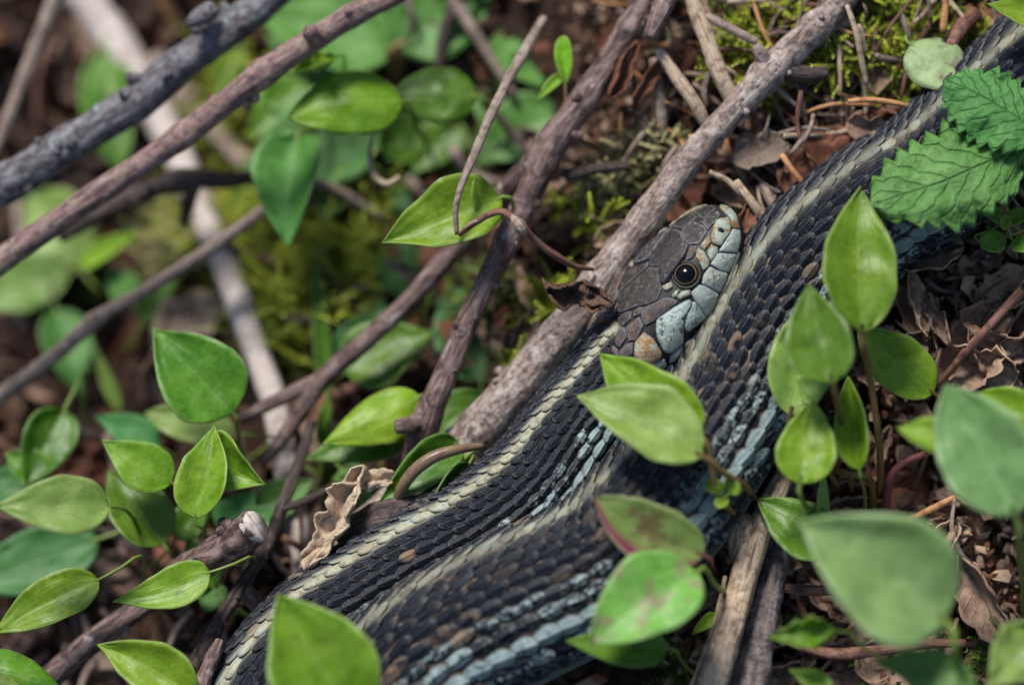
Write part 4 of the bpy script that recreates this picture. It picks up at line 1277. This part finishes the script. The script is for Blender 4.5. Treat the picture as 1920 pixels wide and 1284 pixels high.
plant('dark teal leaf deep between the branch forks', (880, 700), [
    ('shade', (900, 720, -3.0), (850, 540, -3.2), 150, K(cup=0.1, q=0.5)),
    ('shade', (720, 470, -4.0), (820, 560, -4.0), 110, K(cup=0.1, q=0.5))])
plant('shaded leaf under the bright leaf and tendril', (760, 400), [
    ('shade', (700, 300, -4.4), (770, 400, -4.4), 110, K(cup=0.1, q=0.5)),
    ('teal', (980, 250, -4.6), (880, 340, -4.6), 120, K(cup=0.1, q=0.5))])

plant('spread of overlapping green leaves behind the crooked twig', (1000, 330), [
    ('teal', (930, 60, -3.8), (1070, 180, -3.8), 125, K(cup=0.15)),
    ('teal', (1050, 205, -3.6), (890, 310, -3.7), 140, K(cup=0.15)),
    ('mid', (1010, 130, -4.2), (1110, 20, -4.2), 95, K(cup=0.15)),
    ('teal', (1105, 235, -3.4), (990, 345, -3.5), 115, K(cup=0.15)),
    ('bright', (1150, 60, -4.2), (1090, -30, -4.2), 60, K(cup=0.15)),
    ('mid', (860, 225, -4.0), (770, 330, -4.0), 100, K(cup=0.15))], stem='stem_brown')
plant('low green leaves under the shining drooping leaf', (620, 330), [
    ('teal', (770, 60, -4.5), (650, 140, -4.4), 95, K(cup=0.15)),
    ('mid', (570, 150, -4.2), (465, 265, -4.2), 95, K(cup=0.15)),
    ('teal', (660, 290, -4.0), (600, 420, -4.0), 80, K(cup=0.2)),
    ('bright', (450, 90, -5.0), (400, 190, -5.0), 60, K(cup=0.2))])
plant('small green leaves peeping from the mossy hollow', (300, 600), [
    ('mid', (265, 610, -4.6), (335, 500, -4.6), 60, K(cup=0.2)),
    ('teal', (250, 570, -4.8), (200, 500, -4.8), 70, K(cup=0.2)),
    ('bright', (470, 470, -4.4), (540, 400, -4.3), 45, K(cup=0.3)),
    ('mid', (660, 520, -4.2), (730, 440, -4.2), 70, K(cup=0.2))])
plant('shaded undergrowth leaves below the light shoots', (430, 1010), [
    ('mid', (90, 905, -2.2), (10, 850, -2.2), 75, K(cup=0.2)),
    ('shade', (420, 1000, -2.0), (480, 920, -2.0), 85, K(cup=0.2)),
    ('teal', (480, 960, -2.2), (590, 900, -2.2), 80, K(cup=0.2)),
    ('mid', (330, 1010, -1.8), (390, 930, -1.8), 70, K(cup=0.2)),
    ('teal', (640, 880, -2.2), (700, 960, -2.2), 70, K(cup=0.2))])
plant('mass of soft green leaves filling the hollow behind the hanging leaf', (660, 300), [
    ('teal', (640, 130, -4.6), (500, 70, -4.8), 120, K(cup=0.15)),
    ('mid', (700, 250, -4.4), (860, 300, -4.5), 110, K(cup=0.15)),
    ('teal', (780, 320, -4.6), (700, 420, -4.7), 110, K(cup=0.15)),
    ('teal', (880, 110, -4.6), (770, 40, -4.7), 100, K(cup=0.15)),
    ('mid', (520, 300, -4.8), (430, 400, -4.9), 90, K(cup=0.15)),
    ('bright', (900, 330, -4.2), (830, 250, -4.3), 80, K(cup=0.15)),
    ('teal', (960, 20, -4.4), (900, 110, -4.5), 100, K(cup=0.15)),
    ('shade', (640, 700, -3.4), (720, 560, -3.5), 120, K(cup=0.15)),
    ('shade', (560, 560, -4.2), (470, 660, -4.2), 90, K(cup=0.15))])
# right side
plant('tall upright leaf in front of the far coil', (1648, 980), [
    ('bright', (1616, 624, 1.0), (1612, 352, 0.9), 138, K(cup=0.22, roll=-8, bend=0.02, q=0.85, p=0.6), [(1630, 700, 0.7), (1650, 850, 0.1)])], stem='stem_brown', rw=9)
plant('two leafed shoot, a grey green leaf before a pale one', (1600, 960), [
    ('mid', (1562, 718, 1.6), (1516, 532, 1.5), 122, K(cup=0.2, roll=10, p=0.6), [(1570, 760, 1.2), (1590, 850, 0.3)]),
    ('pale', (1482, 778, 0.6), (1520, 575, 0.7), 122, K(cup=0.12, roll=-10, q=0.5), [(1500, 820, 0.3), (1550, 880, -0.3)]),
    ('pale', (1500, 745, 0.65), (1550, 710, 0.9), 60, K(cup=0.1), 'none')], stem='stem_brown', rw=8)
plant('round leaf with brown midrib lying before the dry litter', (1680, 990), [
    ('bright', (1750, 738, 0.0), (1608, 622, 0.2), 112, K(cup=0.12, bend=0.04, q=0.6), [(1752, 770, -0.4), (1735, 860, -0.8)])], stem='stem_brown', rw=6)
plant('rounded light leaf facing out below the two leafed shoot', (1545, 1000), [
    ('bright', (1500, 908, 1.2), (1526, 750, 1.1), 110, K(cup=0.15, roll=8), [(1512, 950, 0.8)])], stem='stem_green', rw=8)
plant('narrow folded leaf standing beside the brown stems', (1620, 990), [
    ('lime', (1612, 882, 0.9), (1590, 706, 0.8), 62, K(cup=0.5, roll=20), [(1622, 930, 0.3)]),
    ('pale', (1545, 985, 0.4), (1545, 880, 0.6), 22, K(cup=0.2), 'none')], stem='stem_green', rw=7)
plant('pair of leaves in front of the snake neck', (1430, 960), [
    ('pale', (1318, 856, 1.35), (1082, 742, 1.05), 134, K(cup=0.14, bend=0.03, q=0.75), [(1350, 882, 1.2), (1400, 915, 0.7)]),
    ('bright', (1312, 815, 1.05), (1125, 664, 0.8), 125, K(cup=0.2, roll=10, q=0.75), [(1345, 930, 0.95), (1385, 968, 0.3), (1395, 985, -0.4)])], stem='stem_brown', rw=9)
plant('nibbled leaf with purple edge before the near coil', (1350, 1080), [
    ('purple', (1320, 1042, 1.35), (1114, 934, 1.5), 118, K(cup=0.2, roll=0, sway=0.04, q=0.6), [(1335, 1060, 0.5)])], stem='stem_red', rw=6)
plant('broad bright leaf with brown blotch before the near coil', (1390, 1140), [
    ('blotch', (1308, 1072, 1.7), (1108, 1206, 1.9), 155, K(cup=0.16, bend=0.04, sway=-0.06, q=0.6), [(1340, 1095, 1.0), (1365, 1115, 0.2)])], stem='stem_green', rw=7)
plant('low pointed leaf under the blotched bright leaf', (1330, 1290), [
    ('mid', (1252, 1216, 1.2), (1062, 1202, 1.5), 78, K(cup=0.15, bend=0.05, sway=0.04), [(1280, 1240, 0.2)])], stem='stem_green', rw=7)
plant('dark green leaf overlapping the splintered stick', (1600, 1080), [
    ('mid', (1560, 1042, 0.6), (1418, 934, 0.3), 112, K(cup=0.15, sway=-0.05), 'none')])
plant('large blurred heart shaped leaf raised above the litter', (1800, 1330), [
    ('soft', (1772, 1162, 2.7), (1498, 977, 2.9), 222, K(cup=0.22, bend=0.05, roll=6, q=0.8, p=0.5, wavy=0.06), [(1790, 1210, 3.0), (1800, 1280, 1.0)]),
    ('soft', (1655, 1170, 2.8), (1652, 1215, 2.8), 36, K(cup=0.1), 'none')], stem='stem_green', rw=10)
plant('two big blurred leaves overlapping by the dry litter', (1920, 1180), [
    ('soft', (1905, 965, 2.3), (1772, 722, 2.3), 165, K(cup=0.25, roll=10, q=0.6), [(1910, 1010, 2.3), (1920, 1100, 0.8)]),
    ('bright', (1975, 900, 1.2), (1835, 735, 1.0), 175, K(cup=0.15, q=0.5), [(1960, 980, 1.5)]),
    ('lime', (1790, 850, 2.2), (1682, 803, 2.0), 78, K(cup=0.35, roll=-20), 'none')], stem='stem_green', rw=9)
plant('ragged eaten leaf strip on a long green stalk', (1760, 1330), [
    ('bright', (1570, 1180, 1.8), (1440, 1195, 1.7), 62, K(cup=0.3, roll=15, wavy=0.35, bend=0.1, serr=4), [(1620, 1215, 1.7), (1690, 1260, 1.4)])], stem='stem_green', rw=9)
plant('blurred leaves at the foot of the heart shaped leaf', (1760, 1400), [
    ('teal', (1830, 1290, 2.6), (1640, 1240, 2.4), 80, K(cup=0.1)),
    ('pale', (1950, 1180, 2.2), (1850, 1290, 2.4), 110, K(cup=0.1, wavy=0.2)),
    ('pale', (1760, 1200, 2.6), (1752, 1060, 2.8), 30, K(cup=0.2), 'none'),
    ('bright', (1560, 1290, 1.6), (1480, 1255, 1.4), 40, K(cup=0.1), 'none')], stem='stem_green')
plant('thin leaf tip beside the splintered stick', (1300, 1160), [
    ('lime', (1345, 1150, 0.1), (1298, 1188, 0.2), 26, K(cup=0.2))], rw=3)
plant('round greyish leaf mottled with purple above the coil', (1700, 120), [
    ('spotted', (1708, 84, -0.8), (1825, 172, -0.6), 112, K(cup=-0.1, bend=0.05, q=0.45, p=0.5), [(1700, 70, -1.0)])])
plant('tiny three leafed sprig on the near coil', (1375, 930), [
    ('bright', (1358, 918, 1.0), (1320, 905, 1.1), 30, K(cup=0.1, q=0.4), 'none'),
    ('bright', (1362, 915, 1.0), (1372, 892, 1.1), 16, K(cup=0.1, q=0.4), 'none'),
    ('bright', (1368, 925, 1.0), (1385, 905, 1.1), 26, K(cup=0.1, q=0.4), 'none'),
    ('bright', (1362, 930, 1.0), (1342, 950, 1.1), 24, K(cup=0.1, q=0.4), [(1372, 935, -0.6)])], rw=4, name='sprig', cat='sprig')
plant('little clover like sprig under the toothed leaf', (1890, 470), [
    ('mid', (1885, 415, -0.3), (1850, 395, -0.2), 34, K(cup=0.1, q=0.4)),
    ('mid', (1888, 415, -0.3), (1925, 395, -0.2), 34, K(cup=0.1, q=0.4)),
    ('mid', (1885, 445, -0.2), (1838, 462, 0.0), 46, K(cup=0.1, q=0.4)),
    ('mid', (1900, 450, -0.2), (1935, 470, 0.0), 44, K(cup=0.1, q=0.4)),
    ('mid', (1890, 430, -0.1), (1880, 405, 0.1), 26, K(cup=0.1, q=0.4))], rw=3, name='sprig', cat='sprig')
plant('fresh green leaf tip at the top of the far coil', (2000, 60), [
    ('bright', (1990, 40, 0.2), (1850, 8, 0.3), 70, K(cup=0.15))])
bt = plant('toothed bramble leaf with three leaflets over the far coil', (2050, 300), [
    ('bramble', (1935, 262, 0.3), (1632, 385, 0.5), 222, K(cup=-0.08, serr=9, p=0.42, q=0.55, wavy=0.10, bend=0.03, nu=17), [(1960, 270, 0.1)]),
    ('bramble', (1960, 262, 0.35), (1772, 150, 0.4), 172, K(cup=-0.08, serr=8, p=0.42, q=0.55, wavy=0.10, bend=0.03, nu=17), [(1965, 268, 0.1)]),
    ('bramble', (1960, 270, 0.3), (2080, 360, 0.3), 150, K(cup=-0.08, serr=8, p=0.42, q=0.55, wavy=0.10, nu=17), [(1966, 272, 0.1)])], name='bramble_leaf', cat='leaf', stem='stem_green', rw=5)
# standing stems without leaf in view
tag(stalk('bare_stalk', [PT(1662, 960, -0.8), PT(1668, 900, -0.4), PT(1690, 870, -0.3), PT(1735, 850, -0.2)], 0.06, 0.05, None, M['stem_red']), 'arched dark red stem rising from the dry litter', 'stem')
tag(stalk('bare_stalk', [PT(1640, 975, -1.0), PT(1632, 900, -0.3), PT(1600, 890, 0), PT(1555, 880, -0.4)], 0.05, 0.05, None, M['stem_brown']), 'bent olive stem among the brown stalks', 'stem')
tag(stalk('bare_stalk', [PT(1075, 150, -4), PT(1105, 220, -3.6), PT(1130, 290, -3.2), PT(1160, 340, -2.6)], 0.06, 0.06, None, M['stem_brown']), 'thin olive stem passing behind the forked branch', 'stem')
tag(stalk('bare_stalk', [PT(1000, -20, -4), PT(1040, 50, -3.9), PT(1075, 110, -3.8), PT(1095, 180, -3.6)], 0.09, 0.07, None, M['stem_brown']), 'olive stem rising to the dim upright leaf', 'stem')
tag(stalk('bare_stalk', [PT(908, 190, -3.2), PT(940, 225, -3.2), PT(990, 290, -3.2), PT(1020, 330, -3.2)], 0.07, 0.06, None, M['dark']), 'dark stem slanting behind the crooked twig', 'stem')
# purple curled leaf stalk beside the snake
cs = empty('curled_leaf', PT(760, 960, -1.2), 'curled purple edged leaf rolled against the snake flank', 'leaf')
tube('rolled_rim', [(745, 968, -0.9, 8), (748, 930, -0.6, 11), (770, 890, -0.4, 12), (810, 858, -0.35, 12), (855, 843, -0.4, 10), (905, 836, -0.6, 6)], M['stem_purple'], cs, rough=0.06, step=0.05)
leaf_part('leaf_blade', ((760, 950, -1.0), (895, 838, -0.8), 75, K(cup=-0.5, roll=-20)), cs, M['purple'])

# ------------------------------------------------------------------ dead leaves
def dead_leaf(label, px, py, size, mat, h=None, tilt=None, ang=None, curl=0.5, crumple=0.5, aspect=0.6, group=None, name='dead_leaf', up=0.12, nu=13, nv=19, ragged=1.4):
    seed = random.uniform(0, 90)
    c = ground_pt(px, py, up) if h is None else PT(px, py, h)
    ang = random.uniform(0, 6.28) if ang is None else R_(ang)
    L_ = size * PXC
    a = np.array([math.cos(ang), math.sin(ang), 0.0])
    n = unit(np.array([random.uniform(-0.45, 0.45), random.uniform(-0.45, 0.45), 1.0])) if tilt is None else unit(np.array(tilt, float))
    a = unit(a - n * (a @ n)); s_ = np.cross(n, a)
    tv = np.linspace(0, 1, nv); uv_ = np.linspace(-1, 1, nu)
    V = np.zeros((nv, nu, 3)); UV = np.zeros((nv, nu, 2))
    for j in range(nv):
        f = (tv[j] ** 0.5 * (1 - tv[j]) ** 0.6) / 0.47
        for i in range(nu):
            rag = 1 + ragged * (0.30 * nz((tv[j] * 4, np.sign(uv_[i]) * 2.0, 0), 1.3, seed) + 0.22 * nz((tv[j] * 11, np.sign(uv_[i]) * 3, 0), 1.5, seed))
            x = uv_[i] * f * L_ * aspect * 0.5 * rag
            th = curl * uv_[i] * abs(uv_[i]) ** 0.3
            p = c + a * (tv[j] - 0.5) * L_ + s_ * x * math.cos(th * 0.8) + n * (abs(x) * math.sin(abs(th)))
            q = (tv[j] * 2.2, uv_[i] * 1.3, 0)
            p = p + n * crumple * L_ * (0.18 * nz(q, 1.2, seed) + 0.13 * nz(q, 2.9, seed + 5) + 0.05 * nz(q, 6.5, seed + 8)) + a * 0.06 * L_ * nz(q, 2, seed + 9)
            p = p + n * curl * 0.25 * L_ * (tv[j] - 0.5) ** 2
            V[j, i] = p; UV[j, i] = (uv_[i], tv[j])
    o = mk(name, V.reshape(-1, 3), grid_faces(nu, nv), M[mat], base=c, uv=UV.reshape(-1, 2))
    tag(o, label, 'dead leaf', group)
    sm = o.modifiers.new('thick', 'SOLIDIFY'); sm.thickness = 0.00025; sm.offset = 0
    return o


dead_leaf('dark curled leaf fragment caught on the speckled branch', 1084, 546, 138, 'dead7', h=-0.15, tilt=(0.1, -0.45, 0.9), ang=-20, curl=1.2, crumple=1.5, aspect=0.45, name='leaf_fragment', nu=17, nv=27)
dead_leaf('upright torn tan papery leaf rolled beside the snake', 638, 975, 220, 'dead5', h=-0.55, tilt=(-0.45, 0.2, 0.8), ang=62, curl=0.9, crumple=0.9, aspect=0.36, ragged=2.0, name='papery_leaf', nu=17, nv=33)
dead_leaf('tan papery leaf flap folded over the rolled one', 692, 903, 105, 'dead5', h=-0.6, tilt=(0.1, 0.5, 0.8), ang=12, curl=0.6, crumple=1.0, aspect=0.4, ragged=2.0, name='papery_leaf', nu=15, nv=25)
dead_leaf('small tan papery shred at the foot of the rolled leaf', 598, 1028, 110, 'dead3', h=-0.8, tilt=(0.4, 0.1, 0.8), ang=72, curl=0.9, crumple=1.0, aspect=0.42, ragged=2.0, name='papery_leaf', nu=15, nv=25)
dead_leaf('reddish brown flat dead leaf above the far coil', 1545, 320, 200, 'dead2', h=-1.15, tilt=(0.1, 0.15, 1), ang=35, curl=0.2, crumple=0.3, aspect=0.75)
dead_leaf('grey brown rounded dead leaf below the branch knot', 1425, 285, 115, 'dead4', h=-1.1, tilt=(-0.2, 0.3, 1), ang=10, curl=0.4, crumple=0.3, aspect=0.65)
dead_leaf('tan shredded dead leaf behind the reddish one', 1640, 250, 110, 'dead1', h=-1.1, ang=-20, curl=0.6)
dead_leaf('brown dead leaf folded against the snout', 1400, 410, 70, 'dead2', h=-0.85, ang=70, curl=0.7)
dead_leaf('large creased dead leaf beside the crossing twig', 1830, 650, 200, 'dead1', h=-0.75, tilt=(-0.2, 0.2, 1), ang=60, curl=0.7, crumple=0.7, aspect=0.7)
dead_leaf('narrow curled dead leaf under the tall upright leaf', 1725, 600, 170, 'dead1', h=-0.8, tilt=(-0.4, 0.1, 1), ang=-62, curl=1.0, aspect=0.35)
dead_leaf('tan dead leaf with torn edge at the top of the crossing twig', 1900, 540, 150, 'dead3', h=-0.75, ang=20, curl=0.6)
dead_leaf('flat brown dead leaf near the round green leaf', 1870, 735, 130, 'dead3', h=-0.8, ang=80, curl=0.5)
dead_leaf('curved tan dead leaf edge in the lower litter', 1850, 1130, 200, 'dead1', h=-0.35, tilt=(-0.5, 0, 1), ang=-55, curl=1.0, aspect=0.5)
dead_leaf('wrinkled grey dead leaf behind the thin stems', 1590, 950, 120, 'dead4', h=-0.8, ang=-10, curl=0.6)
dead_leaf('pale tan dead leaf glowing in the mossy hollow', 360, 600, 190, 'dead5', h=-4.6, tilt=(0.2, 0.3, 1), ang=35, curl=0.5)
dead_leaf('faded tan dead leaf behind the large glossy leaf', 300, 690, 150, 'dead3', h=-4.2, ang=75, curl=0.6)
dead_leaf('grey crumbled leaf scrap hanging beside the speckled branch', 985, 615, 90, 'dead4', h=-1.9, tilt=(0.2, -0.2, 1), ang=60, curl=0.8, aspect=0.6)
dead_leaf('pale leaf scrap near the tendril end', 1150, 440, 80, 'dead3', h=-1.8, ang=30, curl=0.5)
dead_leaf('brown husk tangled at the forked branch top', 1165, 130, 120, 'dead2', h=-1.3, tilt=(0.4, -0.2, 1), ang=65, curl=1.2, aspect=0.4)
dead_leaf('second brown husk under the split straw', 1215, 150, 110, 'dead2', h=-1.4, ang=60, curl=1.0, aspect=0.35)

SNAKE_PX = [(960 + c_[0] * DIST / (DIST - c_[2]) / PXC, 642 - c_[1] * DIST / (DIST - c_[2]) / PXC, r_ / PXC) for c_, r_ in zip(SC[::6], SR[::6])]


def near_snake(px, py, k=0.9):
    return any((px - a) ** 2 + (py - b) ** 2 < (r * k) ** 2 for a, b, r in SNAKE_PX)


def scatter(label, group, n, box, size, mats, up, **kw):
    k = 0
    while k < n:
        px, py = random.uniform(box[0], box[2]), random.uniform(box[1], box[3])
        if near_snake(px, py): continue
        mt, sz, cu = random.choice(mats), random.uniform(*size), random.uniform(0.35, 1.2)
        hue = dict(dead1='brown', dead2='reddish', dead3='tan', dead4='greyish', dead5='pale', dead6='blackish', dead7='umber')[mt]
        f = (sz - size[0]) / (size[1] - size[0])
        lab = '%s %s %s dead leaf %s' % ('small' if f < 0.33 else ('large' if f > 0.72 else 'middling'), 'flat' if cu < 0.6 else ('bent' if cu < 0.9 else 'curled'), hue, label)
        dead_leaf(lab, px, py, sz, mt, up=random.uniform(*up), group=group, curl=cu, crumple=random.uniform(0.7, 1.4), aspect=random.uniform(0.35, 0.75), nu=11, nv=17, **kw)
        k += 1


scatter('in the litter above the far coil', 'dead leaves above the far coil', 75, (1150, -150, 2050, 480), (60, 140), ['dead1', 'dead2', 'dead1', 'dead3', 'dead2', 'dead4'], (0.0, 0.4))
scatter('in the litter beside the upright leaves', 'dead leaves beside the upright leaves', 105, (1330, 480, 2080, 1420), (70, 180), ['dead1', 'dead1', 'dead3', 'dead3', 'dead4', 'dead2'], (0.1, 0.75))
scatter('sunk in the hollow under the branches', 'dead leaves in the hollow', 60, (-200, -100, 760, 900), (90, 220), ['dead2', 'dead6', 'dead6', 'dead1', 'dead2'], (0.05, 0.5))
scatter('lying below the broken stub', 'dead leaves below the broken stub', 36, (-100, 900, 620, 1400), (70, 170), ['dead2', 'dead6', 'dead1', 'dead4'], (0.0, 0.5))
scatter('between the speckled and forked branches', 'dead leaf scraps between the branches', 26, (880, 250, 1250, 760), (40, 100), ['dead1', 'dead4', 'dead6', 'dead2'], (0.0, 0.6))

# crumbled litter: bits too small to count
def crumbs(label, n, box, mat, size, up, name='leaf_crumbs'):
    VV, FF, UVs = [], [], []
    k = 0
    while k < n:
        px, py = random.uniform(box[0], box[2]), random.uniform(box[1], box[3])
        c = ground_pt(px, py, random.uniform(*up))
        s_ = random.uniform(*size) * PXC * (0.5 + random.random() ** 2)
        n_ = unit(np.array([random.gauss(0, 0.6), random.gauss(0, 0.6), 1.0]))
        a_ = unit(np.cross(n_, [random.gauss(0, 1), random.gauss(0, 1), 0.1])); b_ = np.cross(n_, a_)
        m_ = random.randint(5, 7)
        asp = random.uniform(0.25, 0.9)
        ring = []
        for q in range(m_):
            g = 6.283 * q / m_ + random.uniform(-0.3, 0.3)
            r = s_ * random.uniform(0.6, 1.2)
            ring.append(c + a_ * math.cos(g) * r + b_ * math.sin(g) * r * asp + n_ * random.uniform(-0.25, 0.25) * s_)
        i0 = len(VV)
        VV += [c + n_ * 0.15 * s_] + ring
        UVs += [(0.5, k * 0.37 % 1)] * (m_ + 1)
        FF += [(i0, i0 + 1 + q, i0 + 1 + (q + 1) % m_) for q in range(m_)]
        k += 1
    o = mk(name, np.array(VV), np.array(FF), M[mat], uv=np.array(UVs), smooth=False)
    tag(o, label, 'leaf litter', kind='stuff')


for mt, lab, n in (('dead1', 'brown', 1500), ('dead2', 'reddish', 1300), ('dead3', 'tan', 700), ('dead7', 'dark', 900)):
    crumbs('crumbled %s leaf bits scattered over the bank above the far coil' % lab, n, (1080, -250, 2150, 520), mt, (6, 20), (-0.05, 0.35))
    crumbs('crumbled %s leaf bits scattered round the upright leaves' % lab, n, (1250, 430, 2150, 1500), mt, (7, 24), (-0.05, 0.4))
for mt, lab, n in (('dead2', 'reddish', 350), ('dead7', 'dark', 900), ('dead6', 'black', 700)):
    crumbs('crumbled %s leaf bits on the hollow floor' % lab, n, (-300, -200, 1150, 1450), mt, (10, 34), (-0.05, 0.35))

for mt, lab, n in (('dead1', 'brown', 2200), ('dead2', 'reddish', 1800), ('dead7', 'dark', 1800)):
    crumbs('broken %s leaf pieces strewn over the wider bank' % lab, n, (-2600, -2200, 4600, 3600), mt, (20, 75), (-0.05, 0.3))

# loose straws and needles
def litter_straw(label, group, n, box, ln, w, mats, up):
    k = 0
    while k < n:
        px, py = random.uniform(box[0], box[2]), random.uniform(box[1], box[3])
        if near_snake(px, py, 1.0): continue
        a = random.gauss(-0.9, 0.8)
        l = random.uniform(*ln)
        h0 = ground_h(px, py) + random.uniform(*up)
        pts = []
        r = random.uniform(*w)
        bow = random.uniform(-0.15, 0.15) * l
        for f in (-0.5, 0, 0.5):
            x = px + math.cos(a) * l * f - math.sin(a) * bow * (1 - 4 * f * f)
            y = py - math.sin(a) * l * f - math.cos(a) * bow * (1 - 4 * f * f)
            pts.append((x, y, h0 + random.uniform(-0.15, 0.15), r * (1.0 if f <= 0 else 0.6)))
        mt = random.choice(mats)
        hue = dict(straw='golden', tan='grey brown', rust='rusty', brown='mottled brown', orange='orange', dark='blackish', pink='pinkish')[mt]
        f = (l - ln[0]) / (ln[1] - ln[0])
        o = tube('dry_straw', pts, M[mt], rough=0.1, nscale=4, step=0.12, segs=7)
        tag(o, '%s %s %s' % ('short' if f < 0.33 else ('long' if f > 0.7 else 'middling'), hue, label), 'straw', group)
        k += 1


litter_straw('dry straw in the litter above the far coil', 'straws above the far coil', 170, (1160, -80, 1980, 470), (50, 190), (2.0, 6.5), ['straw', 'tan', 'rust', 'brown', 'orange', 'tan'], (0.2, 0.8))
litter_straw('dry straw in the litter beside the upright leaves', 'straws beside the upright leaves', 70, (1350, 500, 2000, 1350), (50, 170), (1.8, 5), ['tan', 'rust', 'dark', 'rust', 'brown'], (0.15, 0.6))
litter_straw('dry stalk under the broken stub', 'stalks under the broken stub', 60, (-50, 950, 600, 1350), (60, 200), (3, 9), ['tan', 'rust', 'dark', 'brown', 'pink'], (0.2, 0.9))
litter_straw('dry stalk sunk in the hollow', 'stalks in the hollow', 40, (-80, -50, 900, 900), (100, 300), (5, 14), ['tan', 'rust', 'dark', 'brown'], (0.1, 0.8))
litter_straw('dry fibre between speckled and forked branches', 'fibres between the branches', 36, (900, 250, 1230, 760), (40, 130), (1.5, 4), ['tan', 'straw', 'brown', 'rust'], (0.1, 0.7))


# ------------------------------------------------------------------ moss
def moss(label, spots, mat, name='moss', hgt=(0.25, 0.6)):
    """upright and creeping feathery sprigs: a curved axis clothed with tiny pointed leaves."""
    VV, FFq = [], []
    cnt = 0
    for (px, py, rad, n, up) in spots:
        for _ in range(n):
            a = random.uniform(0, 6.28); rr = rad * math.sqrt(random.random())
            x, y = px + math.cos(a) * rr, py + math.sin(a) * rr * 0.8
            b = ground_pt(x, y, up + random.uniform(-0.1, 0.12))
            L_ = random.uniform(*hgt)
            dr = unit(np.array([random.gauss(0, 0.8), random.gauss(0.35, 0.7), random.uniform(0.3, 1.1)]))
            bend = unit(np.array([random.gauss(0, 1), random.gauss(-0.3, 1), random.gauss(0, 0.5)]))
            m_ = 11
            e1 = unit(np.cross(dr, [0.31, 0.5, 0.8])); e2 = np.cross(dr, e1)
            for k in range(m_):
                f = k / (m_ - 1)
                p = b + dr * L_ * f + bend * L_ * 0.35 * f * f
                for q in range(3):
                    g = k * 2.1 + q * 2.09
                    out = math.cos(g) * e1 + math.sin(g) * e2
                    ll = 0.085 * (1.15 - 0.6 * f) * random.uniform(0.7, 1.2)
                    tipp = p + out * ll + dr * ll * random.uniform(0.3, 1.0)
                    sd = np.cross(out, dr) * 0.018
                    VV += [p - sd, p + sd, tipp]
                    FFq.append((cnt, cnt + 1, cnt + 2)); cnt += 3
    o = mk(name, np.array(VV), np.array(FFq), M[mat], smooth=False)
    return tag(o, label, 'moss', kind='stuff')


moss('bright yellow green moss tuft beside the branch knot', [(1405, 45, 35, 60, 0.3), (1400, 120, 40, 90, 0.35), (1370, 150, 30, 40, 0.3)], 'moss')
moss('yellow moss growing at the upper end of the speckled branch', [(1560, 95, 60, 120, 0.2), (1500, 30, 60, 70, 0.2), (1640, 40, 70, 110, 0.2), (1700, 60, 70, 90, 0.15), (1580, 100, 50, 60, 0.3), (1690, 150, 50, 40, 0.1), (1820, 75, 25, 30, 0.3), (1460, 200, 30, 20, 0.2)], 'moss')
moss('dark green moss under the yellow moss', [(1600, 60, 140, 160, 0.0), (1750, 100, 80, 70, 0.0), (1320, 60, 80, 60, 0.0), (1400, 100, 70, 60, 0.0), (1680, 190, 60, 40, 0.0)], 'moss_dark')
moss('straw coloured moss strands beside the forked branch', [(1215, 300, 60, 70, 0.4), (1150, 335, 50, 50, 0.4), (1250, 270, 30, 30, 0.5), (1110, 360, 40, 25, 0.3)], 'moss_pale', hgt=(0.2, 0.5))
moss('small moss tufts along the speckled branch edge', [(1050, 560, 30, 35, 0.6), (965, 685, 20, 25, 0.9), (1025, 585, 25, 25, 0.6), (1130, 420, 40, 30, 0.3), (1090, 390, 40, 30, 0.2), (945, 720, 14, 14, 1.0)], 'moss')
moss('soft yellow moss cushion in the hollow', [(480, 420, 90, 150, 0.3), (560, 500, 110, 180, 0.3), (650, 370, 60, 80, 0.2), (470, 200, 50, 70, 0.5), (430, 120, 40, 30, 0.4), (540, 620, 80, 90, 0.2), (350, 430, 50, 60, 0.5), (640, 560, 70, 90, 0.3), (420, 250, 40, 40, 0.4), (480, 180, 40, 50, 0.9), (600, 350, 60, 60, 0.6), (680, 430, 50, 50, 0.6), (540, 560, 60, 70, 0.6)], 'moss', hgt=(0.5, 1.2))
moss('dark moss covering the floor of the hollow', [(560, 450, 170, 220, 0.0), (700, 560, 120, 140, 0.0), (560, 640, 120, 120, 0.0), (800, 300, 120, 90, 0.0), (900, 560, 70, 60, 0.0), (650, 900, 60, 40, 0.0)], 'moss_dark', hgt=(0.3, 0.8))
moss('pale dying moss on the hollow edge', [(340, 430, 50, 60, 0.6), (310, 480, 50, 40, 0.5), (220, 900, 60, 30, 0.2)], 'moss_pale', hgt=(0.3, 0.7))
moss('moss scraps in the lower litter', [(1880, 1230, 60, 50, 0.6), (1430, 1180, 60, 25, 0.1), (1680, 1270, 50, 25, 0.5), (1270, 1250, 40, 20, 0.2)], 'moss_dark')
